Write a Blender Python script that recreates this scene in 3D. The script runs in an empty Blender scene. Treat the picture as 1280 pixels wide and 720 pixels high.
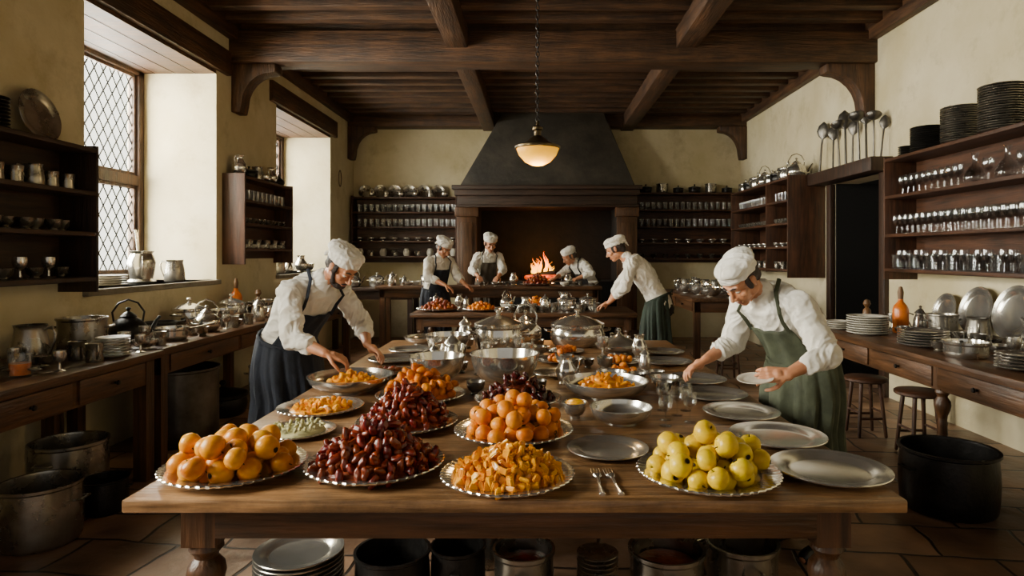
import bpy, bmesh, math, random
import numpy as np
from mathutils import Vector, Matrix, Euler, noise
random.seed(7); np.random.seed(7)
PI=math.pi
COL=bpy.context.scene.collection
def V(*a): return Vector(a)
def lin(h):
    h=h.lstrip('#'); o=[]
    for i in (0,2,4):
        c=int(h[i:i+2],16)/255
        o.append(c/12.92 if c<=.04045 else ((c+.055)/1.055)**2.4)
    return (*o,1)
# ---------------------------------------------------------------- materials
def M(name,c1,c2=None,rough=.5,metal=0,ns=6,bump=.15,bs=40,stretch=(1,1,1),rand=0,emis=0,coat=0,sss=0,rr=.1,dist=0.01,sheen=0,wear=None,spec=None):
    m=bpy.data.materials.new(name); m.use_nodes=True; nt=m.node_tree; N=nt.nodes; L=nt.links
    b=N['Principled BSDF']; c1=lin(c1); c2=lin(c2) if c2 else tuple(x*.7 for x in c1[:3])+(1,)
    tc=N.new('ShaderNodeTexCoord'); mp=N.new('ShaderNodeMapping'); mp.inputs['Scale'].default_value=stretch
    L.new(tc.outputs['Object'],mp.inputs['Vector'])
    n=N.new('ShaderNodeTexNoise'); n.inputs['Scale'].default_value=ns; n.inputs['Detail'].default_value=6; n.inputs['Roughness'].default_value=.6
    L.new(mp.outputs[0],n.inputs['Vector'])
    r=N.new('ShaderNodeValToRGB'); r.color_ramp.elements[0].position=.32; r.color_ramp.elements[1].position=.68
    r.color_ramp.elements[0].color=c2; r.color_ramp.elements[1].color=c1
    L.new(n.outputs['Fac'],r.inputs['Fac']); out=r.outputs['Color']
    if wear:
        n4=N.new('ShaderNodeTexNoise'); n4.inputs['Scale'].default_value=wear[0]; n4.inputs['Detail'].default_value=10; n4.inputs['Roughness'].default_value=.72
        L.new(tc.outputs['Object'],n4.inputs['Vector'])
        r4=N.new('ShaderNodeMapRange'); r4.inputs['From Min'].default_value=.35; r4.inputs['From Max'].default_value=.65; r4.inputs['To Min'].default_value=wear[1]; r4.inputs['To Max'].default_value=wear[2]
        L.new(n4.outputs['Fac'],r4.inputs['Value'])
        vm=N.new('ShaderNodeVectorMath'); vm.operation='SCALE'; L.new(out,vm.inputs[0]); L.new(r4.outputs[0],vm.inputs['Scale']); out=vm.outputs[0]
    if rand:
        oi=N.new('ShaderNodeObjectInfo'); hs=N.new('ShaderNodeHueSaturation')
        a=N.new('ShaderNodeMapRange'); a.inputs['To Min'].default_value=.5-.012*rand; a.inputs['To Max'].default_value=.5+.02*rand
        v=N.new('ShaderNodeMapRange'); v.inputs['To Min'].default_value=1-.25*rand; v.inputs['To Max'].default_value=1+.2*rand
        L.new(oi.outputs['Random'],a.inputs['Value']); L.new(oi.outputs['Random'],v.inputs['Value'])
        L.new(a.outputs[0],hs.inputs['Hue']); L.new(v.outputs[0],hs.inputs['Value']); L.new(out,hs.inputs['Color']); out=hs.outputs['Color']
    L.new(out,b.inputs['Base Color'])
    b.inputs['Metallic'].default_value=metal
    if spec is not None: b.inputs['Specular IOR Level'].default_value=spec
    mr=N.new('ShaderNodeMapRange'); mr.inputs['To Min'].default_value=max(.03,rough-rr); mr.inputs['To Max'].default_value=min(1,rough+rr)
    L.new(n.outputs['Fac'],mr.inputs['Value']); L.new(mr.outputs[0],b.inputs['Roughness'])
    if bump:
        n2=N.new('ShaderNodeTexNoise'); n2.inputs['Scale'].default_value=bs; n2.inputs['Detail'].default_value=4
        L.new(mp.outputs[0],n2.inputs['Vector'])
        bp=N.new('ShaderNodeBump'); bp.inputs['Strength'].default_value=bump; bp.inputs['Distance'].default_value=dist
        L.new(n2.outputs['Fac'],bp.inputs['Height']); L.new(bp.outputs[0],b.inputs['Normal'])
    if emis:
        L.new(out,b.inputs['Emission Color']); b.inputs['Emission Strength'].default_value=emis
    if coat: b.inputs['Coat Weight'].default_value=coat
    if sheen: b.inputs['Sheen Weight'].default_value=sheen
    if sss:
        b.inputs['Subsurface Weight'].default_value=sss; b.inputs['Subsurface Scale'].default_value=.01
    return m
def woodset(n,a,b,rough=.5,ns=5,bump=.35,wear=(2.2,.75,1.15)):
    return {ax:M(n+'_'+ax,a,b,rough=rough,ns=ns,bump=bump,bs=14,wear=wear,stretch={'x':(.5,6,6),'y':(6,.5,6),'z':(6,6,.5)}[ax]) for ax in 'xyz'}
WT=woodset('table_oak','a37a50','533820',.32,wear=(3.2,.5,1.25))
WD=woodset('dark_oak','40291a','1e130b',.5)
WM=woodset('worktable_oak','623f22','2f1d0d',.42)
WB=woodset('beam_oak','634227','2b1a0c',.6,4,.8,wear=(2.5,.5,1.2))
WR=woodset('red_oak','58351f','2d1b0e',.5)
def plaster():
    m=M('cream_plaster','d8ccab','bfb088',rough=.9,ns=1.1,bump=.5,bs=7,dist=.02)
    nt=m.node_tree;N=nt.nodes;L=nt.links;b=N['Principled BSDF']
    src=b.inputs['Base Color'].links[0].from_socket
    tc=[n for n in N if n.type=='TEX_COORD'][0]
    n3=N.new('ShaderNodeTexNoise'); n3.inputs['Scale'].default_value=2.1; n3.inputs['Detail'].default_value=10; n3.inputs['Roughness'].default_value=.7
    L.new(tc.outputs['Object'],n3.inputs['Vector'])
    r=N.new('ShaderNodeValToRGB'); r.color_ramp.elements[0].position=.28; r.color_ramp.elements[1].position=.46
    r.color_ramp.elements[0].color=(.5,.44,.34,1); r.color_ramp.elements[1].color=(1,1,1,1)
    L.new(n3.outputs['Fac'],r.inputs['Fac'])
    mx=N.new('ShaderNodeMix'); mx.data_type='RGBA'; mx.blend_type='MULTIPLY'; mx.inputs['Factor'].default_value=.5
    L.new(src,mx.inputs[6]); L.new(r.outputs['Color'],mx.inputs[7]); L.new(mx.outputs[2],b.inputs['Base Color'])
    return m
PLAS=plaster()
def tiles():
    m=bpy.data.materials.new('stone_tiles'); m.use_nodes=True; nt=m.node_tree;N=nt.nodes;L=nt.links;b=N['Principled BSDF']
    tc=N.new('ShaderNodeTexCoord'); mp=N.new('ShaderNodeMapping'); mp.inputs['Rotation'].default_value=(0,0,.12)
    n0=N.new('ShaderNodeTexNoise'); n0.inputs['Scale'].default_value=1.7; L.new(tc.outputs['Object'],n0.inputs['Vector'])
    va=N.new('ShaderNodeVectorMath'); va.operation='MULTIPLY_ADD'; va.inputs[1].default_value=(.15,.15,0); L.new(n0.outputs['Color'],va.inputs[0]); L.new(tc.outputs['Object'],va.inputs[2])
    L.new(va.outputs[0],mp.inputs['Vector'])
    br=N.new('ShaderNodeTexBrick'); br.inputs['Scale'].default_value=1; br.inputs['Brick Width'].default_value=.5; br.inputs['Row Height'].default_value=.36
    br.inputs['Mortar Size'].default_value=.011; br.inputs['Mortar Smooth'].default_value=.4; br.inputs['Bias'].default_value=0
    br.inputs['Color1'].default_value=lin('b3937a'); br.inputs['Color2'].default_value=lin('7c6350'); br.inputs['Mortar'].default_value=lin('2d241d')
    L.new(mp.outputs[0],br.inputs['Vector'])
    n=N.new('ShaderNodeTexNoise'); n.inputs['Scale'].default_value=3; n.inputs['Detail'].default_value=9
    L.new(tc.outputs['Object'],n.inputs['Vector'])
    r=N.new('ShaderNodeValToRGB'); r.color_ramp.elements[0].color=(.36,.32,.3,1); r.color_ramp.elements[1].color=(1.2,1.12,1.02,1)
    r.color_ramp.elements[0].position=.3; r.color_ramp.elements[1].position=.7
    L.new(n.outputs['Fac'],r.inputs['Fac'])
    mx=N.new('ShaderNodeMix'); mx.data_type='RGBA'; mx.blend_type='MULTIPLY'; mx.inputs['Factor'].default_value=.9
    L.new(br.outputs['Color'],mx.inputs[6]); L.new(r.outputs['Color'],mx.inputs[7]); L.new(mx.outputs[2],b.inputs['Base Color'])
    mr=N.new('ShaderNodeMapRange'); mr.inputs['To Min'].default_value=.2; mr.inputs['To Max'].default_value=.65; L.new(n.outputs['Fac'],mr.inputs['Value']); L.new(mr.outputs[0],b.inputs['Roughness'])
    ad=N.new('ShaderNodeMath'); ad.operation='MULTIPLY_ADD'; ad.inputs[1].default_value=-1.5
    L.new(br.outputs['Fac'],ad.inputs[0]); L.new(n.outputs['Fac'],ad.inputs[2])
    bp=N.new('ShaderNodeBump'); bp.inputs['Strength'].default_value=.7; bp.inputs['Distance'].default_value=.04
    L.new(ad.outputs[0],bp.inputs['Height']); L.new(bp.outputs[0],b.inputs['Normal'])
    return m
TILE=tiles()
PEW=M('pewter','dcd8cf','b9b4aa',rough=.2,metal=.9,ns=3,bump=.03,bs=14,rr=.05)
SIL=M('polished_silver','e8e4db','ccc7bc',rough=.15,metal=.93,ns=3,bump=.03,bs=12,rr=.04)
TIN=M('aged_tin','b3ada1','7c766b',rough=.28,metal=.9,ns=5,bump=.08,bs=22)
DTIN=M('dull_grey_iron','77726a','4b4742',rough=.35,metal=.8,ns=5,bump=.12,bs=22)
IRON=M('blackened_iron','35322f','1a1817',rough=.36,metal=.6,ns=6,bump=.2,bs=40)
POTY=M('white_stoneware','d8d2c4','b5ad9c',rough=.35,ns=6,bump=.03)
HOOD=M('dark_plaster_hood','4c453b','2c2822',rough=.75,ns=2.2,bump=.4,bs=12,wear=(1.5,.7,1.15))
SOOT_SHADOW=M('soot_and_shadow','0d0b09','050403',rough=.95,ns=4,bump=.3)  # real soot in the fireplace, painted shade in the door passage
SKIN=M('skin','c98c66','ab7150',rough=.5,ns=9,bump=.1,bs=90,sss=.08,dist=.003)
LINEN=M('white_linen','e6e1d6','cfc8b9',rough=.85,ns=7,bump=.35,bs=22,dist=.015,sheen=.15)
CAPM=M('white_cap_cloth','ece8de','d6cfc1',rough=.85,ns=9,bump=.4,bs=28,dist=.01)
NAVY=M('navy_apron_cloth','242936','141821',rough=.85,ns=7,bump=.5,bs=14,dist=.02)
GREEN=M('olive_green_apron_cloth','4a4f3a','2d3122',rough=.85,ns=7,bump=.5,bs=14,dist=.02)
DGREEN=M('dark_green_cloth','28362b','151c16',rough=.85,ns=7,bump=.5,bs=14,dist=.02)
BROWNC=M('brown_apron_cloth','554b3d','312a22',rough=.85,ns=7,bump=.5,bs=14)
TROU=M('dark_trousers','25211e','141210',rough=.9,ns=7,bump=.3)
LEATH=M('black_leather','1c1613','0d0a09',rough=.5,ns=8,bump=.2)
HAIR=M('brown_hair','33211a','1a100a',rough=.6,ns=30,bump=.8,bs=90,stretch=(3,3,1),dist=.006)
GREYH=M('grey_brown_hair','5b4d40','332920',rough=.6,ns=30,bump=.8,bs=90,stretch=(3,3,1),dist=.006)
EYEW=M('eye_white','d9d2c8','cbbfb2',rough=.2,bump=0)
IRIS=M('eye_iris','23150c','100905',rough=.15,bump=0)
LIPS=M('lip_skin','a3604c','8f5040',rough=.45,bump=.1)
QUIN=M('golden_quince','dd9600','c46a00',rough=.33,ns=12,bump=.05,bs=30,rand=.6,spec=.35)
YAPP=M('golden_yellow_apple','e6c400','c49a00',rough=.33,ns=12,bump=.05,bs=30,rand=.3,spec=.35)
ORAN=M('orange_fruit','dd8600','bd5c00',rough=.35,ns=14,bump=.08,bs=60,rand=.5,spec=.3)
APRI=M('dried_apricot','d87800','a44a00',rough=.35,ns=20,bump=.3,bs=50,rand=.6,spec=.35)
CAND=M('candied_citrus','eda600','d47c00',rough=.22,ns=20,bump=.1,bs=50,rand=.6,spec=.5)
DATE=M('glossy_red_date','84260f','460f05',rough=.24,ns=30,bump=.6,bs=60,stretch=(.5,2,2),rand=.8,dist=.005)
DDATE=M('dark_red_date','54170f','2a0905',rough=.24,ns=30,bump=.6,bs=60,stretch=(.5,2,2),rand=.8,dist=.005)
CALYX=M('dried_calyx','2c1d0d','150d05',rough=.9,bump=.3)
PALE=M('pale_herb_mix','c3b98a','8a8a55',rough=.7,ns=30,bump=.3)
MEAT=M('browned_pastry','a04414','60220a',rough=.4,ns=20,bump=.4,rand=1)
AMBER=M('amber_glaze','e07a08','b85600',rough=.3,bump=.05)
BREAD=M('wood_turned','7a5630','4c321a',rough=.5,bump=.2)
def glass():
    m=bpy.data.materials.new('clear_glass'); m.use_nodes=True; nt=m.node_tree;N=nt.nodes;L=nt.links
    for n in list(N):
        if n.type!='OUTPUT_MATERIAL': N.remove(n)
    o=[n for n in N if n.type=='OUTPUT_MATERIAL'][0]
    t=N.new('ShaderNodeBsdfTransparent'); t.inputs[0].default_value=(.95,.96,.96,1)
    g=N.new('ShaderNodeBsdfGlossy'); g.inputs['Roughness'].default_value=.07; g.inputs[0].default_value=(1,1,1,1)
    lw=N.new('ShaderNodeLayerWeight'); lw.inputs['Blend'].default_value=.25
    mr=N.new('ShaderNodeMapRange'); mr.inputs['To Min'].default_value=.05; mr.inputs['To Max'].default_value=.75
    L.new(lw.outputs['Facing'],mr.inputs['Value'])
    mx=N.new('ShaderNodeMixShader'); L.new(mr.outputs[0],mx.inputs[0]); L.new(t.outputs[0],mx.inputs[1]); L.new(g.outputs[0],mx.inputs[2])
    L.new(mx.outputs[0],o.inputs[0]); return m
GLASS=glass()
def emis(name,c1,c2,s,z0,z1,s2=None):
    m=bpy.data.materials.new(name); m.use_nodes=True; nt=m.node_tree;N=nt.nodes;L=nt.links
    b=N['Principled BSDF']; tc=N.new('ShaderNodeTexCoord'); sp=N.new('ShaderNodeSeparateXYZ'); L.new(tc.outputs['Object'],sp.inputs[0])
    mr=N.new('ShaderNodeMapRange'); mr.inputs['From Min'].default_value=z0; mr.inputs['From Max'].default_value=z1; L.new(sp.outputs['Z'],mr.inputs['Value'])
    r=N.new('ShaderNodeValToRGB'); r.color_ramp.elements[0].color=lin(c1); r.color_ramp.elements[1].color=lin(c2); L.new(mr.outputs[0],r.inputs['Fac'])
    L.new(r.outputs[0],b.inputs['Base Color']); L.new(r.outputs[0],b.inputs['Emission Color']); b.inputs['Emission Strength'].default_value=s
    if s2 is not None:
        q=N.new('ShaderNodeMapRange'); q.inputs['To Min'].default_value=s; q.inputs['To Max'].default_value=s2; L.new(mr.outputs[0],q.inputs['Value']); L.new(q.outputs[0],b.inputs['Emission Strength'])
    return m
FLAME=emis('flame','ffc400','ff6a00',4.5,0,.36,1.5)
EMBER=M('ember','ff5a10','2a0a02',rough=.9,ns=12,bump=.3,emis=1.5)
SHADE=emis('lit_opal_glass','ffbe00','c88200',1.25,-.15,.05)
# ---------------------------------------------------------------- geometry
class G:
    def __init__(s): s.v=[];s.f=[];s.mi=[]
    def add(s,vs,fs,mi=0,Mx=None):
        o=len(s.v)
        for p in vs:
            p=Vector(p); s.v.append(Mx@p if Mx else p)
        for f in fs: s.f.append([i+o for i in f]); s.mi.append(mi)
        return s
    def lathe(s,prof,n=28,c=(0,0,0),Mx=None,mi=0,flute=(0,0),sx=1,sy=1):
        vs=[];fs=[];R=[]
        for r,z in prof:
            if r<1e-6: R.append([len(vs)]); vs.append((c[0],c[1],c[2]+z))
            else:
                ring=[]
                for k in range(n):
                    a=2*PI*k/n; q=r
                    if flute[0] and r>flute[2]: q=r+flute[1]*math.sin(flute[0]*a)
                    ring.append(len(vs)); vs.append((c[0]+q*math.cos(a)*sx,c[1]+q*math.sin(a)*sy,c[2]+z))
                R.append(ring)
        for a,b in zip(R[:-1],R[1:]):
            if len(a)==1 and len(b)==1: continue
            for k in range(n):
                k2=(k+1)%n
                if len(a)==1: fs.append([a[0],b[k],b[k2]])
                elif len(b)==1: fs.append([a[k],b[0],a[k2]])
                else: fs.append([a[k],b[k],b[k2],a[k2]])
        return s.add(vs,fs,mi,Mx)
    def box(s,c,d,Mx=None,mi=0):
        x,y,z=d[0]/2,d[1]/2,d[2]/2
        vs=[(c[0]+i*x,c[1]+j*y,c[2]+k*z) for i in(-1,1) for j in(-1,1) for k in(-1,1)]
        return s.add(vs,[[0,1,3,2],[4,6,7,5],[0,4,5,1],[2,3,7,6],[0,2,6,4],[1,5,7,3]],mi,Mx)
    def bx(s,x0,x1,y0,y1,z0,z1,mi=0): return s.box(((x0+x1)/2,(y0+y1)/2,(z0+z1)/2),(x1-x0,y1-y0,z1-z0),None,mi)
    def ell(s,c,r,Mx=None,n=16,k=10,mi=0):
        if not hasattr(r,'__len__'): r=(r,r,r)
        T=Matrix.Translation(Vector(c))@Matrix.Diagonal((*r,1))
        if Mx: T=Mx@T
        return s.lathe([(math.sin(PI*i/k) if 0<i<k else 0,-math.cos(PI*i/k)) for i in range(k+1)],n,Mx=T,mi=mi)
    def cap(s,p0,r0,p1,r1,n=14,mi=0,flat=1):
        p0=Vector(p0);p1=Vector(p1);d=p1-p0;L=d.length
        if L<1e-6: return s
        q=d.normalized().to_track_quat('Z','Y').to_matrix().to_4x4()
        pr=[(0,-r0)]+[(r0*math.cos(a),-r0*math.sin(a)) for a in(PI/3,PI/6,0)]+[(r0+(r1-r0)*t,L*t) for t in(.33,.66)]+[(r1*math.cos(a),L+r1*math.sin(a)) for a in(0,PI/6,PI/3)]+[(0,L+r1)]
        return s.lathe(pr,n,Mx=Matrix.Translation(p0)@q,mi=mi,sx=1,sy=flat)
    def tube(s,pts,rad,n=8,closed=False,mi=0,flat=1):
        P=[Vector(p) for p in pts];m=len(P)
        if not hasattr(rad,'__len__'): rad=[rad]*m
        vs=[];fs=[];nr=None
        for i in range(m):
            t=(P[(i+1)%m]-P[i-1]) if closed else (P[min(i+1,m-1)]-P[max(i-1,0)])
            t.normalize()
            if nr is None:
                nr=t.orthogonal().normalized()
                if abs(t.z)<.9: nr=(V(0,0,1)-t*t.z).normalized()
            nr=(nr-t*nr.dot(t)).normalized(); bn=t.cross(nr)
            for k in range(n):
                a=2*PI*k/n; vs.append(P[i]+nr*math.cos(a)*rad[i]+bn*math.sin(a)*rad[i]*flat)
        for i in range(m if closed else m-1):
            j=(i+1)%m
            for k in range(n):
                k2=(k+1)%n; fs.append([i*n+k,i*n+k2,j*n+k2,j*n+k])
        if not closed: fs.append(list(range(n))[::-1]); fs.append([(m-1)*n+k for k in range(n)])
        return s.add(vs,fs,mi)
    def ring(s,c,R,r,axis='z',n=20,k=6,mi=0,sx=1,sy=1):
        pts=[]
        for i in range(n):
            a=2*PI*i/n; u,w=R*math.cos(a)*sx,R*math.sin(a)*sy
            pts.append({'z':(c[0]+u,c[1]+w,c[2]),'x':(c[0],c[1]+u,c[2]+w),'y':(c[0]+u,c[1],c[2]+w)}[axis])
        return s.tube(pts,r,k,True,mi)
    def prism(s,poly,t0,t1,axis='y',mi=0):
        n=len(poly); vs=[]
        for t in(t0,t1):
            for a,b in poly: vs.append({'y':(a,t,b),'x':(t,a,b),'z':(a,b,t)}[axis])
        fs=[list(range(n)),list(range(n,2*n))[::-1]]+[[i,(i+1)%n,n+(i+1)%n,n+i] for i in range(n)]
        return s.add(vs,fs,mi)
    def mesh(s,name,mats,smooth=True,bevel=0,ang=40):
        me=bpy.data.meshes.new(name); me.from_pydata([tuple(v) for v in s.v],[],s.f)
        mats=mats if isinstance(mats,(list,tuple)) else [mats]
        for m in mats: me.materials.append(m)
        for p,i in zip(me.polygons,s.mi): p.material_index=i
        bm=bmesh.new(); bm.from_mesh(me); bmesh.ops.recalc_face_normals(bm,faces=bm.faces)
        if bevel: bmesh.ops.bevel(bm,geom=list(bm.edges),offset=bevel,segments=2,profile=.5,affect='EDGES',clamp_overlap=True)
        bm.to_mesh(me); bm.free()
        if smooth:
            for p in me.polygons: p.use_smooth=True
            me.set_sharp_from_angle(angle=math.radians(ang))
        return me
def remesh(g,name,mats,vox,sm=4,fold=0,freq=9,zs=.6):
    me=g.mesh(name+'_src',mats,False); ob=bpy.data.objects.new('tmp',me); COL.objects.link(ob)
    r=ob.modifiers.new('r','REMESH'); r.mode='VOXEL'; r.voxel_size=vox
    if sm: q=ob.modifiers.new('s','SMOOTH'); q.factor=.5; q.iterations=sm
    dg=bpy.context.evaluated_depsgraph_get(); out=bpy.data.meshes.new_from_object(ob.evaluated_get(dg))
    out.name=name; bpy.data.objects.remove(ob)
    if len(out.materials)==0: out.materials.append(mats if not isinstance(mats,(list,tuple)) else mats[0])
    if fold:
        ns=[v.normal.copy() for v in out.vertices]
        for v,nn in zip(out.vertices,ns):
            p=v.co; w=noise.noise(p*freq*.45+V(3,1,7))
            q=V(p.x*freq+w*2.2,p.y*freq-w*1.5,p.z*freq*zs+w*1.8)
            a=1-abs(noise.noise(q))*2.6; b=1-abs(noise.noise(q*2.1+V(9,2,4)))*2.4
            v.co=p+nn*fold*(a*.7+b*.3)
    for p in out.polygons: p.use_smooth=True
    return out
def part(root,name,me,loc=(0,0,0),rot=(0,0,0),label=None):
    o=bpy.data.objects.new(name,me); COL.objects.link(o); o.parent=root; o.location=loc; o.rotation_euler=rot
    if label: o['label']=label
    return o
def top(name,me,loc,label,cat,rot=(0,0,0),s=1,group=None,kind=None):
    o=bpy.data.objects.new(name,me); COL.objects.link(o); o.location=loc; o.rotation_euler=rot
    o.scale=(s,s,s) if not hasattr(s,'__len__') else s
    o['label']=label; o['category']=cat
    if group:o['group']=group
    if kind:o['kind']=kind
    return o
def struct(name,me,loc=(0,0,0)):
    o=bpy.data.objects.new(name,me); COL.objects.link(o); o.location=loc; o['kind']='structure'; return o

# ---------------------------------------------------------------- people
def hand(g,w,d,n,side,curl=.35,spread=1):
    d=Vector(d).normalized(); n=Vector(n); n=(n-d*n.dot(d)).normalized(); t=d.cross(n)*side
    for i in range(4):
        g.cap(w-d*.005+t*(.012-.008*i),.02,w+d*.088+t*(.03-.02*i),.0125,10)
    g.ell(w+d*.045+n*.004,.03,n=10,k=8)
    for i,L in enumerate((.068,.078,.072,.056)):
        p=w+d*.09+t*(.031-.0205*i); a=curl*.5; r=.0092
        fan=t*(.06-.04*i)*spread
        for sgm in (.45,.31,.24):
            dir=((d+fan).normalized()*math.cos(a)+n*math.sin(a)); q=p+dir*L*sgm*1.08
            g.cap(p,r,q,r*.92,8); p=q; r*=.92; a+=curl*1.1
    p=w+d*.025+t*.025; dir=(d*.62+t*.65+n*.35).normalized(); q=p+dir*.045; g.cap(p,.015,q,.0115,8)
    dir=(d*.85+t*.2+n*.5).normalized(); q2=q+dir*.032; g.cap(q,.0112,q2,.0102,8); dir=(d*.9+n*.6-t*.1).normalized(); g.cap(q2,.010,q2+dir*.024,.0085,8)
def headmat(c,f,up=(0,0,1),s=1.0):
    f=Vector(f).normalized(); u=Vector(up); r=f.cross(u).normalized(); u=r.cross(f)
    return Matrix.Translation(c)@Matrix((( r.x,f.x,u.x,0),(r.y,f.y,u.y,0),(r.z,f.z,u.z,0),(0,0,0,1)))@Matrix.Scale(s,4)
def person(label,pel,chest,neck,head,f,hf,elb,wri,hdir,hnorm,apron=NAVY,hem=.35,beard=False,hair=HAIR,vox=.006,floor=0,hs=1.0,curl=(.4,.4),bib=True,shirt=LINEN,sh_w=.165):
    pel,chest,neck,head=map(Vector,(pel,chest,neck,head)); f=Vector((f[0],f[1],0)).normalized(); r=V(f.y,-f.x,0)
    base=V(pel.x,pel.y,floor); root=bpy.data.objects.new('person',None); COL.objects.link(root); root.location=base
    root['label']=label; root['category']='person'
    rel=lambda p:Vector(p)-base
    pel,chest,neck,head=map(rel,(pel,chest,neck,head)); elb=[rel(e) for e in elb]; wri=[rel(w) for w in wri]
    pts=[pel-V(0,0,.08),pel,pel.lerp(chest,.45)+V(0,0,.01),chest,chest.lerp(neck,.75),neck]
    tt=[0,.18,.45,.72,.9,1]
    A=[.155,.157,.142,.165,.15,.075]; B=[.118,.12,.104,.12,.1,.068]
    def ringf(t):
        i=0
        while i<4 and t>tt[i+1]: i+=1
        u=(t-tt[i])/(tt[i+1]-tt[i]); u=max(0,min(1,u))
        P=[pts[max(i-1,0)],pts[i],pts[i+1],pts[min(i+2,5)]]
        c=0.5*((2*P[1])+(P[2]-P[0])*u+(2*P[0]-5*P[1]+4*P[2]-P[3])*u*u+(3*P[1]-P[0]-3*P[2]+P[3])*u**3)
        d=((P[2]-P[0])*(1-u)+(P[3]-P[1])*u).normalized()
        su=u*u*(3-2*u); a=A[i]+(A[i+1]-A[i])*su; b=B[i]+(B[i+1]-B[i])*su
        fw=d.cross(r).normalized()
        return c,a,b,fw
    def tp(t,th,off=0):
        c,a,b,fw=ringf(t); return c+r*math.sin(th)*(a+off)+fw*math.cos(th)*(b+off)
    def torso(g,off,t0=0,t1=1,n=28,m=18):
        vs=[];fs=[]
        for i in range(m+1):
            for k in range(n): vs.append(tp(t0+(t1-t0)*i/m,2*PI*k/n,off))
        for i in range(m):
            for k in range(n):
                k2=(k+1)%n; fs.append([i*n+k,i*n+k2,(i+1)*n+k2,(i+1)*n+k])
        fs.append(list(range(n))); fs.append([m*n+k for k in range(n)]); g.add(vs,fs)
    cs,_,_,fws=ringf(.86)
    sh=[cs+r*sh_w,cs-r*sh_w]
    hip=[pel+r*.09-V(0,0,.05),pel-r*.09-V(0,0,.05)]
    ank=[V(r.x*.12,r.y*.12,.08)-f*.02,V(-r.x*.12,-r.y*.12,.08)+f*.05]
    kn=[h.lerp(a,.5)+f*.04 for h,a in zip(hip,ank)]
    g=G(); torso(g,-.02)
    H=headmat(head,hf,s=hs)
    hb=H@V(0,-.025,-.05); g.cap(neck-V(0,0,.03),.058,hb,.052)
    for i in range(2):
        g.cap(sh[i],.05,elb[i],.04); g.cap(elb[i],.04,elb[i].lerp(wri[i],.35),.042); g.cap(elb[i].lerp(wri[i],.35),.042,wri[i],.026)
        hand(g,wri[i],hdir[i],hnorm[i],(-1,1)[i],curl[i])
        g.cap(hip[i],.085,kn[i],.058); g.cap(kn[i],.055,ank[i],.038); g.cap(ank[i]-V(0,0,.03),.035,ank[i]+f*.14-V(0,0,.045),.028)
    def E(c,rr,**k): g.ell(c,rr,Mx=H,**k)
    E((0,-.012,.03),(.076,.096,.09),n=24,k=16); E((0,.022,-.04),(.057,.068,.072),n=20,k=14); E((0,.058,-.098),(.026,.026,.02))
    E((.045,.0,-.06),(.022,.04,.03));E((-.045,.0,-.06),(.022,.04,.03))
    hc=lambda a,ra,b,rb:g.cap(H@V(*a),ra*hs,H@V(*b),rb*hs,10)
    hc((0,.086,.008),.008,(0,.113,-.033),.0115); E((.011,.1,-.037),(.009,.011,.008)); E((-.011,.1,-.037),(.009,.011,.008))
    hc((-.04,.072,.022),.0125,(-.008,.082,.018),.012); hc((.04,.072,.022),.0125,(.008,.082,.018),.012)
    for sx in(-1,1):
        E((.04*sx,.056,-.028),(.024,.026,.02)); E((.079*sx,-.006,-.008),(.009,.017,.03)); E((.083*sx,-.012,.004),(.008,.013,.018))
        E((.031*sx,.07,.0055),(.0165,.0145,.0085)); E((.031*sx,.068,-.009),(.0155,.0135,.006))
    E((0,.081,-.066),(.023,.013,.0055)); E((0,.08,-.077),(.02,.013,.006)); E((0,.078,-.055),(.018,.012,.01))
    part(root,'body',remesh(g,'body',SKIN,vox*.7,2),label='skin of face, neck, forearms and hands')
    g=G()
    g.ell((0,.0885,-.0665),(.021,.0075,.004),Mx=H);g.ell((0,.0875,-.0745),(.018,.0075,.0048),Mx=H); part(root,'lips',remesh(g,'lips',LIPS,.0018,1))
    for sx in(-1,1):
        g=G(); g.ell((.031*sx,.0715,-.001),(.0135,.0135,.0125),Mx=H,mi=0); g.ell((.031*sx,.0805,-.004),(.006,.005,.006),Mx=H,mi=1)
        part(root,'eye',g.mesh('eye',[EYEW,IRIS]))
        g=G(); g.tube([H@V(sx*x,y,z) for x,y,z in((.012,.094,.024),(.028,.09,.031),(.046,.078,.026))],[.004,.005,.003],6); part(root,'eyebrow',g.mesh('eyebrow',hair))
    g=G(); g.ell((0,-.03,.02),(.082,.088,.086),Mx=H,n=20,k=14); g.ell((0,-.068,-.03),(.06,.042,.045),Mx=H)
    for sx in(-1,1): g.ell((.072*sx,.018,.0),(.011,.018,.036),Mx=H)
    part(root,'hair',remesh(g,'hair',hair,vox*.8,2,.003,40))
    if beard:
        g=G(); g.ell((0,.034,-.092),(.05,.058,.034),Mx=H)
        for sx in(-1,1):
            g.cap(H@V(.067*sx,.012,-.02),.009,H@V(.052*sx,.04,-.08),.014); g.cap(H@V(.003*sx,.095,-.056),.004,H@V(.022*sx,.084,-.066),.004)
        part(root,'beard',remesh(g,'beard',hair,.0032,1,.002,60),label='short trimmed dark brown beard')
    g=G(); T=H@Matrix.Rotation(.14,4,'X')
    g.lathe([(0,.035),(.085,.035),(.091,.04),(.091,.07),(.086,.08),(0,.08)],24,Mx=T,sy=1.17,c=(0,-.012,0))
    g.ell((0,-.02,.088),(.097,.118,.042),Mx=T,n=24); g.ell((.012,-.06,.092),(.078,.078,.044),Mx=T); g.ell((-.02,.03,.09),(.066,.062,.036),Mx=T)
    g.ell((0,-.118,.055),(.026,.02,.026),Mx=T); g.cap(T@V(0,-.125,.05),.011,T@V(.02,-.145,-.005),.008)
    part(root,'cap',remesh(g,'cap',CAPM,vox*.7,2,.007,20),label='soft white cloth cook cap')
    # shirt
    g=G(); torso(g,.01,.0,.97)
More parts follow.
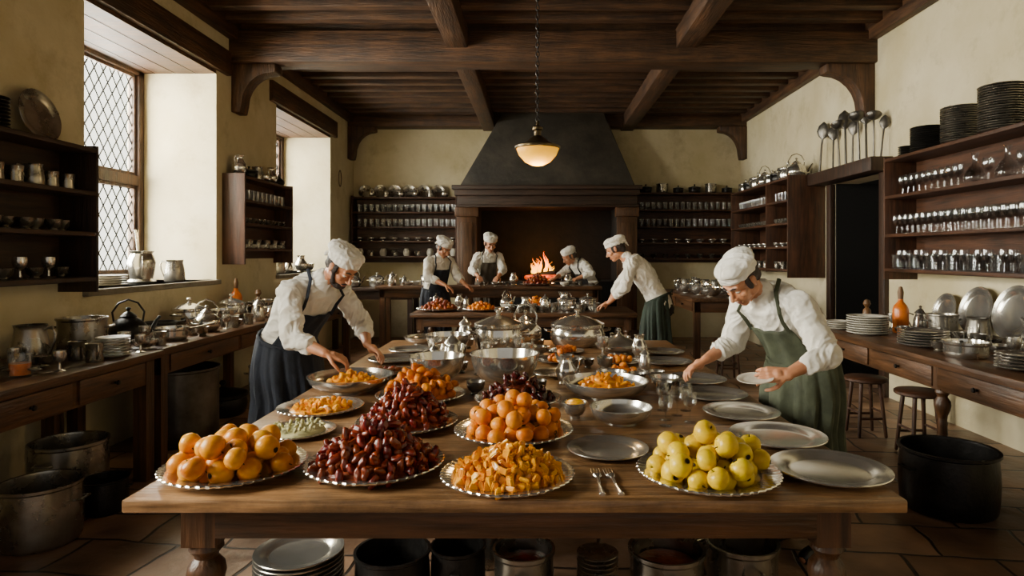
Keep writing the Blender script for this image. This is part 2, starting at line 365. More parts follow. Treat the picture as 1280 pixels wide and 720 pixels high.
    for i in range(2):
        s0=sh[i]; g.ell(s0-V(0,0,.01),(.074,.074,.064)); g.cap(s0,.068,elb[i],.056); g.cap(s0.lerp(elb[i],.6),.064,elb[i]-V(0,0,.008),.06)
        q=elb[i].lerp(wri[i],.42); g.cap(elb[i],.057,q,.045)
        dd=(wri[i]-elb[i]).normalized(); g.cap(q-dd*.012,.051,q+dd*.01,.05)
    g.cap(neck-V(0,0,.02),.072,neck+(hb-neck)*.25,.064)
    part(root,'shirt',remesh(g,'shirt',shirt,vox*.8,2,.013,12,.8),label='loose white linen shirt with rolled sleeves')
    g=G()
    for i in range(2): g.cap(hip[i],.1,kn[i],.078); g.cap(kn[i],.078,ank[i]+V(0,0,.02),.06)
    g.ell(pel-V(0,0,.05),(.16,.135,.12)); part(root,'trousers',remesh(g,'trousers',TROU,.012,2,.008,9))
    for i in range(2):
        g=G(); a=ank[i]; g.cap(a-V(0,0,.035),.045,a+f*.13-V(0,0,.042),.038); g.ell(a+f*.1-V(0,0,.045),(.045,.045,.035)); part(root,'shoe',remesh(g,'shoe',LEATH,.01,2))
    def sheet(fn,nu,nv,name,mat,th=.006):
        vs=[fn(i/nu,j/nv) for j in range(nv+1) for i in range(nu+1)]
        fs=[[j*(nu+1)+i,j*(nu+1)+i+1,(j+1)*(nu+1)+i+1,(j+1)*(nu+1)+i] for j in range(nv) for i in range(nu)]
        g=G(); g.add(vs,fs); me=g.mesh(name,mat); o=part(root,name,me)
        md=o.modifiers.new('th','SOLIDIFY'); md.thickness=th; md.offset=1
        return o
    cw,aw,bw,fw=ringf(.3)
    endc=V((ank[0].x+ank[1].x)/2,(ank[0].y+ank[1].y)/2,hem)+f*.03
    def skirt(u,v):
        th=(u-.5)*2*2.75; c=cw.lerp(endc,v); a=aw+.033+.03*v+.025*math.sin(PI*min(1,v*2)); b=bw+.033+.05*v
        w=(.003+.022*v)*(math.sin(th*9+2*v)+.6*math.sin(th*17+1+3*v)+.3*math.sin(th*31+4*v))
        fwd=fw.lerp(f,min(1,v*3)).normalized()
        return c+r*math.sin(th)*(a+w)+fwd*math.cos(th)*(b+w)
    sheet(skirt,120,22,'apron_skirt',apron)
    if bib:
        sheet(lambda u,v:tp(.3+.44*v,(u-.5)*2*(1.0-.35*v),.032+.005*math.sin(u*19+v*3)),24,14,'apron_bib',apron)
        for sx in(-1,1):
            P=[tp(.72,sx*.6,.036),tp(.82,sx*.62,.036),tp(.92,sx*.75,.042)]+[neck+r*sx*.085+fws*.02+V(0,0,.025),neck+r*sx*.06-fws*.07+V(0,0,.03)]
            g=G(); g.tube(P,.011,8,flat=.4); part(root,'apron_strap',g.mesh('strap',apron))
    g=G(); g.tube([tp(.3,2*PI*k/28,.036) for k in range(28)],.014,6,True,flat=.5); part(root,'apron_tie',g.mesh('tie',apron))
    bk=tp(.3,PI,.045); g=G(); g.tube([bk-r*.01,bk+r*.06+V(0,0,.02)-f*.02,bk+r*.07-V(0,0,.03)-f*.02,bk,bk-r*.06+V(0,0,.02)-f*.02,bk-r*.07-V(0,0,.03)-f*.02,bk,bk+r*.02-V(0,0,.12)-f*.03,bk+r*.02-V(0,0,.24)-f*.04],.007,6)
    part(root,'apron_bow',g.mesh('bow',apron))
    return root
person('bearded cook in white cap and navy apron bent over platters',
  (-1.6,4.05,.97),(-1.45,3.99,1.25),(-1.33,3.94,1.385),(-1.18,3.87,1.475),(.78,-.62),(.76,-.42,-.82),
  [(-1.42,3.7,1.07),(-1.15,4.2,1.1)],[(-1.2,3.62,.99),(-1.06,3.98,.99)],
  [(.93,.25,-.35),(.8,-.3,-.45)],[(.2,.3,-1),(.1,-.4,-1)],apron=NAVY,hem=.3,beard=True,vox=.0058,curl=(.55,.5))
person('cook in white cap and olive green apron setting out plates',
  (1.42,3.4,.96),(1.29,3.37,1.23),(1.17,3.32,1.345),(1.03,3.25,1.42),(-.82,-.57),(-.72,-.38,-.88),
  [(1.09,3.57,1.06),(1.39,3.07,1.07)],[(.9,3.43,.985),(1.18,3.02,.985)],
  [(-.85,-.2,-.42),(-1,.1,-.05)],[(-.2,-.2,-1),(.1,.8,-.5)],apron=GREEN,hem=.3,hair=HAIR,vox=.0058,curl=(.5,.55))
person('cook in white cap and dark green apron leaning on worktable',
  (1.4,7.32,.98),(1.2,7.35,1.34),(1.05,7.38,1.5),(.9,7.42,1.61),(-.95,.3),(-.88,.2,-.45),
  [(.98,7.62,1.2),(.98,7.2,1.18)],[(.87,7.74,.975),(.83,7.5,.98)],
  [(-.85,.3,-.4),(-.8,.5,-.4)],[(-.3,0,-1),(-.3,0,-1)],apron=DGREEN,hem=.3,vox=.008,hs=1.08,bib=False)
person('cook in white cap and navy apron working at rear table',
  (-1.46,9.05,1.0),(-1.4,8.99,1.36),(-1.36,8.95,1.51),(-1.3,8.88,1.64),(.6,-.72),(.62,-.55,-.6),
  [(-1.5,8.75,1.24),(-1.13,9.05,1.24)],[(-1.25,8.62,1.14),(-1.0,8.8,1.14)],
  [(.7,-.1,-.4),(.7,-.4,-.4)],[(0,0,-1),(0,0,-1)],apron=NAVY,hem=.35,vox=.009,hs=1.1)
person('cook in white cap and brown apron with bowed head',
  (-.82,10.42,1.06),(-.81,10.39,1.42),(-.79,10.36,1.58),(-.76,10.29,1.73),(.25,-.97),(.3,-.85,-.5),
  [(-1.05,10.24,1.3),(-.55,10.26,1.3)],[(-.92,10.05,1.2),(-.62,10.05,1.2)],
  [(.3,-.9,-.3),(-.3,-.9,-.3)],[(0,0,-1),(0,0,-1)],apron=BROWNC,hem=.35,vox=.009,hs=1.15)
person('cook in white cap and dark apron bending over table',
  (.88,10.45,1.0),(.74,10.4,1.3),(.62,10.35,1.43),(.5,10.27,1.52),(-.85,-.5),(-.75,-.4,-.5),
  [(.42,10.5,1.25),(.85,10.12,1.25)],[(.28,10.25,1.17),(.62,10.07,1.17)],
  [(-.8,-.3,-.3),(-.9,-.1,-.3)],[(0,0,-1),(0,0,-1)],apron=TROU,hem=.35,vox=.009,hs=1.1,hair=GREYH)
# ---------------------------------------------------------------- room shell
XL,XR,YB,ZC=-3.45,3.8,12.0,4.25
struct('floor',G().bx(XL-1,XR+.3,-3,YB+.3,-.1,0).mesh('floor',TILE,False))
def wall_with_openings():
    g=G(); ops=[(.4,2.6),(4.87,6.87),(8.45,10.65)]; y=-3
    for a,b in ops:
        g.bx(XL-.95,XL,y,a,0,ZC); g.bx(XL-.95,XL,a,b,0,1.28); g.bx(XL-.95,XL,a,b,3.55,ZC); y=b
    g.bx(XL-.95,XL,y,YB,0,ZC); return g
struct('wall_left',wall_with_openings().mesh('wall_left',PLAS,False))
g=G(); g.bx(XR,XR+.3,-3,7.04,0,ZC); g.bx(XR,XR+.3,7.04,8.2,2.45,ZC); g.bx(XR,XR+.3,8.2,YB,0,ZC)
struct('wall_right',g.mesh('wall_right',PLAS,False))
struct('wall_back',G().bx(XL-.95,XR+.3,YB,YB+.3,0,ZC).mesh('wall_back',PLAS,False))
struct('ceiling',G().bx(XL-.95,XR+.3,-3,YB+.3,ZC,ZC+.1).mesh('ceiling',WD['y'],False))
tn=[0]
def trim(g,mat,bevel=.008):
    tn[0]+=1; return struct('trim_%d'%tn[0],g.mesh('trim',mat,True,bevel))
y=.2
while y<YB-.1:
    trim(G().bx(XL,XR,y,y+.13,4.07,ZC),WB['x']); y+=.37
for x in(-.9,1.67): trim(G().bx(x-.12,x+.12,-2,YB,3.86,4.09),WB['y'],.015)
trim(G().bx(XL-.1,XR+.1,7.15,7.47,3.7,4.06),WB['x'],.02)
trim(G().bx(XL-.1,XR+.1,11.62,11.95,3.88,4.08),WB['x'],.02)
trim(G().bx(XL-.1,XR+.1,1.6,1.9,3.7,4.06),WB['x'],.02)
trim(G().bx(XL,XL+.1,-2,YB,3.95,4.2),WB['y'],.015); trim(G().bx(XR-.1,XR,-2,YB,3.95,4.2),WB['y'],.015)
def brace(x,sg,y,z,w,h):
    P=[(x,z),(x+sg*w,z),(x+sg*w,z-.09)]
    for i in range(7):
        a=PI/2*i/6; P.append((x+sg*(w*.92-(w*.68)*math.sin(a)),z-.1-(h-.2)*(1-math.cos(a))))
    P+=[(x+sg*w*.2,z-h),(x,z-h)]
    trim(G().prism(P,y-.1,y+.1),WB['z'],.012)
brace(XL,1,7.3,3.7,.5,.55); brace(XR,-1,7.3,3.7,.55,.6); brace(XL,1,11.7,3.88,.5,.6); brace(XR,-1,11.7,3.88,.5,.6)
def winglass():
    m=bpy.data.materials.new('leaded_glass'); m.use_nodes=True; nt=m.node_tree;N=nt.nodes;L=nt.links
    for n in list(N):
        if n.type!='OUTPUT_MATERIAL': N.remove(n)
    o=[n for n in N if n.type=='OUTPUT_MATERIAL'][0]
    t=N.new('ShaderNodeBsdfTransparent'); t.inputs[0].default_value=(.95,.96,.93,1)
    g=N.new('ShaderNodeBsdfGlossy'); g.inputs['Roughness'].default_value=.1
    mx=N.new('ShaderNodeMixShader'); mx.inputs[0].default_value=.06
    L.new(t.outputs[0],mx.inputs[1]);L.new(g.outputs[0],mx.inputs[2]);L.new(mx.outputs[0],o.inputs[0]);return m
WG=winglass(); LEAD=M('lead_came','1f1e1c','131210',rough=.7,metal=.1)
HOODW=M('stone_sill','8d8471','6a6252',rough=.8,ns=5)
def window(i,y0,y1):
    X=-4.28; z0,z1=1.28,3.55
    root=bpy.data.objects.new('window_%d'%i,None); COL.objects.link(root); root['kind']='structure'; root.location=(X,(y0+y1)/2,z0)
    hw=(y1-y0)/2; hh=z1-z0; g=G()
    g.bx(-.06,.06,-hw,-hw+.09,0,hh); g.bx(-.06,.06,hw-.09,hw,0,hh); g.bx(-.06,.06,-hw,hw,0,.08); g.bx(-.06,.06,-hw,hw,hh-.1,hh)
    g.bx(-.05,.05,-.045,.045,0,hh); g.bx(-.055,.055,-hw,hw,hh*.44,hh*.44+.1)
    for a,b in((-hw+.09,-.045),(.045,hw-.09)):
        for c,d in((.08,hh*.44),(hh*.44+.1,hh-.1)):
            g.bx(-.03,.03,a,a+.035,c,d);g.bx(-.03,.03,b-.035,b,c,d);g.bx(-.03,.03,a,b,c,c+.035);g.bx(-.03,.03,a,b,d-.035,d)
    part(root,'window_frame',g.mesh('frame',WB['z'],True,.004))
    g=G(); s=.13
    for a,b in((-hw+.09,-.045),(.045,hw-.09)):
        for sg in(1,-1):
            for k in range(-26,40):
                pts=[]
                for t in(0,b-a): pts.append((a+t,k*s*1.45+sg*t*1.45))
                (ya,za),(yb,zb)=pts
                t0,t1=0,1; dz=zb-za
                for lo,si in((.08,1),(hh-.1,-1)):
                    if dz*si>0: t0=max(t0,(lo-za)/dz)
                    else: t1=min(t1,(lo-za)/dz)
                if t1-t0>.01: g.tube([(0,ya+(yb-ya)*t0,za+(zb-za)*t0),(0,ya+(yb-ya)*t1,za+(zb-za)*t1)],.0085,4)
    part(root,'window_lattice',g.mesh('lattice',LEAD,False))
    part(root,'window_pane',G().bx(-.003,.003,-hw+.05,hw-.05,.04,hh-.05).mesh('pane',WG,False))
    trim(G().bx(XL-.85,XL+.05,y0-.02,y1+.02,z0-.05,z0+.0),HOODW,.008)
    trim(G().bx(XL-.9,XL,y0,y1,z1-.06,z1-.0),WB['x'],.0)
    for k in range(1,4): trim(G().bx(XL-.22*k,XL-.22*k+.012,y0+.01,y1-.01,z1-.064,z1-.055),WD['y'],0)
    trim(G().bx(XL-.2,XL+.05,y0-.22,y1+.25,z1-.02,z1+.25),WB['y'],.012)
window(1,4.87,6.87); window(2,8.45,10.65); window(3,.4,2.6)  # third window is out of view, added to let light in
root=bpy.data.objects.new('door_1',None); COL.objects.link(root); root['kind']='structure'; root.location=(XR,7.62,0)
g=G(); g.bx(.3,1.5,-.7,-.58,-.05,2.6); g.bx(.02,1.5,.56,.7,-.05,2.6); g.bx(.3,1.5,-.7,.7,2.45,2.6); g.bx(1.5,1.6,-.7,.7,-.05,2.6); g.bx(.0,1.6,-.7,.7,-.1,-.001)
part(root,'dark_passage',g.mesh('passage',SOOT_SHADOW,False))  # passage walls coloured near black to paint in the doorway's shade
g=G(); g.bx(-.05,.02,-.7,-.58,0,2.45); g.bx(-.05,.02,.58,.7,0,2.45); g.bx(-.24,.02,-.78,.9,2.45,2.6); part(root,'door_frame',g.mesh('frame',WD['z'],True,.006))
# fireplace
root=top('fireplace',None,(.16,YB,0),'large fireplace with tapering dark hood and carved mantel','fireplace')
g=G(); g.add([(-1.5,-1.02,2.72),(1.52,-1.02,2.72),(1.52,0,2.72),(-1.5,0,2.72),(-.72,-.55,4.2),(.98,-.55,4.2),(.98,0,4.2),(-.72,0,4.2)],[[0,1,5,4],[1,2,6,5],[2,3,7,6],[3,0,4,7],[4,5,6,7],[3,2,1,0]])
part(root,'hood',g.mesh('hood',HOOD,True,.02))
g=G(); g.bx(-1.62,1.62,-1.15,0,2.66,2.73); g.bx(-1.58,1.58,-1.1,0,2.56,2.66); g.bx(-1.54,1.54,-1.04,0,2.4,2.56); g.bx(-1.56,1.56,-1.07,0,2.36,2.4)
part(root,'mantel',g.mesh('mantel',WD['x'],True,.01))
for sx in(-1,1):
    g=G(); g.bx(sx*1.38-.17,sx*1.38+.17,-1.0,-.9,0,2.2); g.bx(sx*1.38-.2,sx*1.38+.2,-1.04,-.88,2.2,2.36); g.bx(sx*1.38-.2,sx*1.38+.2,-1.04,-.88,0,.25); g.bx(sx*1.38-.1,sx*1.38+.1,-1.03,-.99,.4,2.1)
    part(root,'pilaster',g.mesh('pil',WM['z'],True,.01))
    part(root,'inner_side',G().bx(sx*1.38-.17,sx*1.38+.17,-.9,0,0,2.36).mesh('is',SOOT_SHADOW,False))
FB=M('sooty_brick','241d18','0f0c0a',rough=.9,ns=5,bump=.5,bs=9,dist=.03)
part(root,'fireback',G().bx(-1.21,1.21,-.04,0,0,2.4).mesh('fb',FB,False))
part(root,'hearth',G().bx(-1.21,1.21,-.9,-.04,0,1.08).mesh('hearth',SOOT_SHADOW,True,.01))
def flame(h,r,ph):
    pts=[];rad=[]
    for i in range(15):
        t=i/14; pts.append((.05*math.sin(ph+t*6)*t,.03*math.cos(ph+t*4)*t,h*t)); rad.append(max(.0015,r*(math.sin(PI*min(1,t*.8+.16))**1.2)*(1-t)**.9))
    return G().tube(pts,rad,12,flat=.7).mesh('flame',FLAME)
fr=top('fire',None,(.08,11.5,1.08),'burning log fire with orange flames in hearth','fire')
frn=random.Random(3)
for k in range(18):
    x=frn.uniform(-.18,.18); h=(.58-abs(x)*2.1)*frn.uniform(.5,1)
    part(fr,'flame',flame(h,.024+.024*frn.random(),frn.uniform(0,6)),(x,frn.uniform(-.06,.06),.1))
for k in range(6):
    a=random.uniform(-.4,.4); g=G(); g.cap((-.24,0,0),.04,(.24,0,0),.036,10); part(fr,'log',g.mesh('log',EMBER if k<2 else SOOT_SHADOW),(random.uniform(-.06,.06),-.12+.05*k,.05+.035*(k%3)),(0,random.uniform(-.15,.15),a))
g=G(); g.tube([(-.34,-.24,0),(-.34,-.24,.12),(.34,-.24,.12),(.34,-.24,0)],.012,6); part(fr,'grate',g.mesh('grate',IRON))
# pendant lamp
lp=top('pendant_lamp',None,(.0,5.5,2.46),'hanging lamp with glowing opal glass bowl on chain','lamp')
part(lp,'lamp_shade',G().lathe([(0,-.15),(.05,-.145),(.11,-.115),(.16,-.06),(.185,-.0),(.185,.012),(.14,.03),(.07,.05),(0,.05)],32).mesh('shade',SHADE),label='glowing amber opal glass bowl shade')
LB=M('lamp_brass','6b5b40','3a3020',rough=.35,metal=.9)
part(lp,'lamp_cap',G().lathe([(.19,-.005),(.197,0),(.197,.016),(.19,.02),(.1,.055),(.05,.1),(.03,.11),(.03,.15),(.045,.16),(.045,.18),(.015,.2),(.01,.24),(0,.24)],32).mesh('cap',LB))
g=G(); z=.25; k=0
while z<ZC-2.46:
    g.ring((0,0,z),.02,.0045,'x' if k%2 else 'y',10,5,sx=.7,sy=1.3); z+=.04; k+=1
part(lp,'chain',g.mesh('chain',IRON))
part(lp,'ceiling_rose',G().lathe([(0,0),(.05,0),(.06,-.02),(.03,-.05),(0,-.05)],16).mesh('rose',IRON),(0,0,ZC-2.46-.02))
# ---------------------------------------------------------------- furniture
def leg_mesh(h,w,mat,turned=True):
    g=G(); b=w
    if turned:
        k=w/.1
        g.bx(-b/2,b/2,-b/2,b/2,h-.16,h)
        P=[(0,h-.158),(.045,h-.158),(.05,h-.18),(.035,h-.2),(.034,h-.21),(.052,h-.235),(.056,h-.26),(.05,h-.29),(.034,h-.33),(.03,h-.36),(.036,h-.38),(.032,h-.4),(.042,.16),(.036,.14),(.05,.11),(.052,.06),(.04,.0),(0,0)]
        g.lathe([(r*k,z) for r,z in P],20)
    else: g.bx(-b/2,b/2,-b/2,b/2,0,h)
    return g.mesh('leg',mat,True)
def table(name,label,x0,x1,y0,y1,h,th=.045,ap=.13,w=.1,W=WT,W2=None,over=.07,turned=True,drawers=None,top_ax='x',mids=0):
    W2=W2 or W
    cx,cy=(x0+x1)/2,(y0+y1)/2; root=top(name,None,(cx,cy,0),label,'table'); hx,hy=(x1-x0)/2,(y1-y0)/2
    g=G(); n=5
    if top_ax=='x':
        for i in range(n): g.bx(-hx,hx,-hy+2*hy*i/n+.0008,-hy+2*hy*(i+1)/n-.0008,h-th,h)
    else:
        for i in range(n): g.bx(-hx+2*hx*i/n+.0008,-hx+2*hx*(i+1)/n-.0008,-hy,hy,h-th,h)
    part(root,'tabletop',g.mesh('top',W[top_ax],True,.006))
    a,b=hx-over,hy-over; z1=h-th; z0=z1-ap
    for q,ax in(((-a,a,-b,-b+.025),'x'),((-a,a,b-.025,b),'x'),((-a,-a+.025,-b,b),'y'),((a-.025,a,-b,b),'y')):
        part(root,'apron_rail',G().bx(*q,z0,z1).mesh('ap',W2[ax],True,.003))
    lm=leg_mesh(z1,w,W2['z'],turned); ys=[-b+w/2,b-w/2]+[ -b+w/2+(2*b-w)*(i+1)/(mids+1) for i in range(mids)]
    for sx in(-1,1):
        for yy in ys: part(root,'leg',lm,(sx*(a-w/2+.004),yy,0))
    if drawers:
        side,n=drawers; xx=a*side
        for i in range(n):
            ya=-b+w+(2*b-2*w)*i/n+.03; yb=-b+w+(2*b-2*w)*(i+1)/n-.03
            d=part(root,'drawer',G().bx(min(xx,xx+side*.014),max(xx,xx+side*.014),ya,yb,z0+.015,z1-.015).mesh('dr',W['y'],True,.004))
            part(d,'knob',G().lathe([(0,0),(.008,0),(.008,.012),(.016,.02),(.014,.03),(0,.033)],12).mesh('kn',IRON),(xx+side*.014,(ya+yb)/2,(z0+z1)/2),(0,side*PI/2,0))
    return root
table('long_table','long weathered oak kitchen table with turned legs laden with platters',-1.27,1.13,1.95,5.6,.8,.04,.13,.11,WT,WM,.12,top_ax='x',mids=1)
table('worktable','wooden worktable with dishes in the middle of the kitchen',-1.52,1.19,7.6,8.6,.85,.05,.12,.09,WM,over=.07)
table('worktable','tall wooden table standing before the hearth',-2.4,.95,9.42,9.95,1.08,.05,.12,.08,WM,over=.06,turned=False)
table('side_table','dark oak side table with drawers along the window wall',-3.43,-2.62,2.2,4.5,.88,.05,.17,.09,WM,over=.05,drawers=(1,3),top_ax='y',turned=False)
table('side_table','long dark oak side table under the windows',-3.43,-2.66,4.55,9.3,.88,.05,.15,.08,WM,over=.05,drawers=(1,4),top_ax='y',turned=False,mids=1)
table('side_table','oak side table with drawers below the glassware shelf',2.55,3.78,2.4,5.95,.88,.05,.16,.09,WM,over=.05,drawers=(-1,4),top_ax='y',mids=1)
table('side_table','small dark side table beside the hearth',2.0,3.25,8.3,10.6,.98,.05,.14,.08,WM,over=.05,drawers=(-1,2),top_ax='y',turned=False)
table('side_table','dark wooden table along the rear wall',-3.4,-2.0,10.4,11.1,1.0,.05,.14,.08,WD,over=.05,turned=False)
def shelf(label,x0,x1,y0,y1,zs,z0,axis,W=WD,back=True,zt=None,dividers=()):
    root=top('wall_shelf',None,((x0+x1)/2,(y0+y1)/2,z0),label,'shelf'); hx,hy=(x1-x0)/2,(y1-y0)/2; zt=zt or max(zs)
    for z in zs: part(root,'shelf_board',G().bx(-hx,hx,-hy,hy,z-.03-z0,z-z0).mesh('sb',W['y' if axis=='y' else 'x'],True,.003))
    if axis=='y':
        for sy in(-1,1): part(root,'side_panel',G().bx(-hx,hx,sy*(hy+.0125)-.0125,sy*(hy+.0125)+.0125,-.06,zt-z0+.02).mesh('sp',W['z'],True,.003))
        for d in dividers: part(root,'divider',G().bx(-hx,hx,d-(y0+y1)/2-.015,d-(y0+y1)/2+.015,0,zt-z0-.03).mesh('dv',W['z'],True,.002))
        if back:
            s=1 if x0>0 else -1; part(root,'back_panel',G().bx(s*(hx)-.012 if s>0 else -hx,s*hx if s>0 else -hx+.012,-hy,hy,0,zt-z0).mesh('bp',W['y'],False))
    else:
        for sx in(-1,1): part(root,'side_panel',G().bx(sx*(hx+.0125)-.0125,sx*(hx+.0125)+.0125,-hy,hy,-.06,zt-z0+.02).mesh('sp',W['z'],True,.003))
        if back: part(root,'back_panel',G().bx(-hx,hx,hy-.012,hy,0,zt-z0).mesh('bp',W['x'],False))
    return root
S_R=[2.5,2.13,1.75,1.41]; shelf('dark oak wall shelf crowded with glassware and stacked plates',3.47,3.8,3.9,6.4,S_R,1.36,'y',WR)
S_C=[2.58,2.28,1.98,1.66,1.35]; shelf('dark oak wall cabinet with open shelves of dishes',3.3,3.8,8.47,10.9,S_C,1.3,'y',WR,dividers=(9.25,))
S_BR=[2.68,2.37,2.06,1.77,1.48]; shelf('dark shelves of glasses on the rear wall',1.82,3.7,11.68,11.99,S_BR,1.4,'x',WR)
S_BL=[2.6,2.33,2.06,1.80,1.52]; shelf('dark shelves of glasses and bowls on the rear wall',-3.38,-1.5,11.68,11.99,S_BL,1.4,'x',WR)
S_L2=[2.42,2.16,1.9,1.62]; shelf('reddish oak wall shelf between the windows holding dishes',XL,-3.2,7.02,8.35,S_L2,1.5,'y',WR)
S_L1=[2.31,2.0,1.71,1.39]; shelf('dark oak wall shelf holding cups, mugs and goblets',XL,-3.17,2.9,4.6,S_L1,1.34,'y',WD)
def stool(x,y,h,label):
    root=top('stool',None,(x,y,0),label,'stool',group='wooden stools under the side table')
    part(root,'seat',G().lathe([(0,h-.035),(.16,h-.035),(.175,h-.025),(.175,h-.008),(.165,h),(0,h)],28).mesh('seat',WR['x']))
    A=[PI/4+PI/2*k for k in range(4)]
    for a in A: part(root,'leg',G().cap((.11*math.cos(a),.11*math.sin(a),h-.03),.017,(.16*math.cos(a),.16*math.sin(a),.015),.014,10).mesh('leg',WR['z']))
    for k in range(4):
        a,b=A[k],A[(k+1)%4]; z=.16+.05*(k%2); q=.145; part(root,'stretcher',G().cap((q*math.cos(a),q*math.sin(a),z),.01,(q*math.cos(b),q*math.sin(b),z),.01,8).mesh('st',WR['x']))
stool(2.82,5.5,.5,'round wooden stool with four splayed legs'); stool(2.95,4.95,.5,'round wooden stool with four splayed legs'); stool(2.35,7.9,.5,'round wooden stool with four splayed legs')
# ---------------------------------------------------------------- ware kinds
K={};REG=[]
def kind(key,name,cat,label,*parts): K[key]=(name,cat,label,parts)
RAD=dict(bowl=.18,sbowl=.23,cbowl=.08,wbowl=.1,pot=.18,wpot=.24,opot=.2,dpot=.19,kettle=.19,dkettle=.19,jug=.11,tjug=.12,coffee=.1,mug=.06,cup=.05,goblet=.04,dome=.18,mortar=.13,pan=.2,dpan=.2,plate=.2,bplate=.2,wplate=.2,tplate=.2,bottle=.06,grinder=.05,jar=.07,wine=.04,tumbler=.04,carafe=.08)
def put(key,x,y,z,rz=None,s=1,group=None,label=None,rot=None,zs=None):
    name,cat,lab,parts=K[key]; rz=random.uniform(0,6.28) if rz is None else rz
    s0=s[0] if hasattr(s,'__len__') else s
    REG.append((x,y,z,RAD.get(key,.1)*s0))
    rot=rot or (0,0,rz); sc=s if zs is None else (s,s,zs)
    if len(parts)==1: return top(name,parts[0][1],(x,y,z),label or lab,cat,rot,sc,group)
    r=top(name,None,(x,y,z),label or lab,cat,rot,sc,group)
    for p in parts: part(r,p[0],p[1])
    return r
pp=[(0,.008),(.125,.008),(.14,.012),(.15,.02),(.19,.026),(.198,.028),(.2,.025),(.198,.021),(.15,.014),(.135,.003),(.125,0),(0,0)]
kind('plate','plate','plate','round pewter plate with raised rim',('plate',G().lathe(pp,48).mesh('plate',PEW)))
kind('bplate','platter','platter','round pewter platter with beaded rim',('platter',G().lathe(pp,144,flute=(48,.0028,.189)).mesh('bplate',SIL)))
kind('wplate','plate','plate','round white stoneware plate',('plate',G().lathe(pp,36).mesh('wplate',POTY)))
kind('dplate','plate','plate','round darkened iron plate',('plate',G().lathe(pp,36).mesh('dplate',IRON)))
kind('tplate','plate','plate','round aged tin plate',('plate',G().lathe(pp,36).mesh('tplate',TIN)))
def bowlprof(r,h,f=.45,t=.005): 
    o=[(0,0),(r*f,0),(r*f,.012)]+[(r*(f+(1-f)*math.sin(a)),.012+(h-.012)*(1-math.cos(a))) for a in[PI/2*i/8 for i in range(1,9)]]
    o+=[(r+.008,h+.002),(r+.008,h+.006),(r-.002,h+.005)]
    o+=[(max(0,(r-t)*(f+(1-f)*math.sin(a))),.018+(h-.014)*(1-math.cos(a))) for a in[PI/2*i/8 for i in range(7,0,-1)]]+[(0,.018)]
    return o
kind('bowl','bowl','bowl','deep polished silver mixing bowl',('bowl',G().lathe(bowlprof(.17,.15),40).mesh('bowl',SIL)))
kind('sbowl','bowl','bowl','wide shallow pewter bowl',('bowl',G().lathe(bowlprof(.22,.08,.55),44).mesh('sbowl',PEW)))
kind('cbowl','bowl','bowl','small round pewter bowl',('bowl',G().lathe(bowlprof(.07,.055),24).mesh('cbowl',PEW)))
kind('wbowl','bowl','bowl','small white stoneware bowl',('bowl',G().lathe(bowlprof(.09,.07),24).mesh('wbowl',POTY)))
def loop(sx,R,z,w,mat,out=.05,r=.007):
    return G().tube([(sx*R,-w,z),(sx*(R+out*.7),-w,z+.004),(sx*(R+out),-w*.5,z+.012),(sx*(R+out),w*.5,z+.012),(sx*(R+out*.7),w,z+.004),(sx*R,w,z)],r,8).mesh('handle',mat)
def lidmesh(R,h,mat): return G().lathe([(0,0),(R+.006,0),(R+.008,.008),(R*.95,.014),(R*.75,h*.5),(R*.4,h*.85),(.02,h),(.012,h+.008),(.012,h+.018),(.024,h+.028),(.024,h+.038),(.012,h+.047),(0,h+.049)],36).mesh('lid',mat)
def potbody(R,h,mat,bulge=0,rim=.01):
    P=[(0,0),(R*.86,0),(R*.96,.012)]+[(R*(1+bulge*math.sin(PI*t)),.03+(h-.05)*t) for t in(0,.25,.5,.75,1)]+[(R+rim,h-.01),(R+rim,h+.005),(R-.004,h+.004),(R-.007,h-.01),(R-.007,.02),(0,.015)]
    return G().lathe(P,40).mesh('pot',mat)
def potkind(key,R,h,mat,lab,lid=0,bulge=0,name='cooking_pot',rim=.01):
    ps=[('pot_body',potbody(R,h,mat,bulge,rim)),('handle',loop(1,R*(1+bulge*.3),h*.72,.045,mat)),('handle',loop(-1,R*(1+bulge*.3),h*.72,.045,mat))]
    if lid:
        m=lidmesh(R,lid,mat)
        for v in m.vertices: v.co.z+=h+.004
        ps.append(('lid',m))
    kind(key,name,'pot',lab,*ps)
potkind('pot',.13,.16,SIL,'silver lidded cooking pot with two handles',.05,.06)
potkind('wpot',.19,.15,SIL,'wide silver lidded stew pot with two handles',.07,.08)
potkind('opot',.16,.26,TIN,'open tin stockpot with two loop handles',0)
potkind('dpot',.14,.13,IRON,'blackened iron lidded pot',.04,.05)
potkind('cauldron',.3,.61,DTIN,'tall dull grey iron cauldron with two handles',0,0,'cauldron')
potkind('bucket',.25,.36,IRON,'black iron tub with two handles',0,.04,'tub',.016)
potkind('bigpot',.2,.34,TIN,'tarnished metal stockpot with two handles',0,.03)
def ctube(P,r,mat,n=8,flat=1): return G().tube(P,r,n,flat=flat).mesh('h',mat)
jp=[(0,0),(.05,0),(.055,.008),(.045,.02),(.07,.05),(.082,.09),(.076,.13),(.05,.17),(.042,.2),(.05,.225),(.056,.23),(.05,.226),(.038,.2),(.045,.17),(.07,.13),(0,.03)]
def hand_c(R,z0,z1,o=.06): return [(-R,0,z1),(-R-o*.7,0,z1+.015),(-R-o,0,z1-.02),(-R-o*.9,0,(z0+z1)/2),(-R-o*.4,0,z0-.005),(-R,0,z0)]
kind('jug','jug','jug','polished metal jug with curved handle',('jug_body',G().lathe(jp,32).mesh('jug',SIL)),('handle',ctube(hand_c(.045,.08,.2),.007,SIL)),('spout',ctube([(.04,0,.17),(.06,0,.2),(.085,0,.232)],[.02,.017,.008],SIL)))
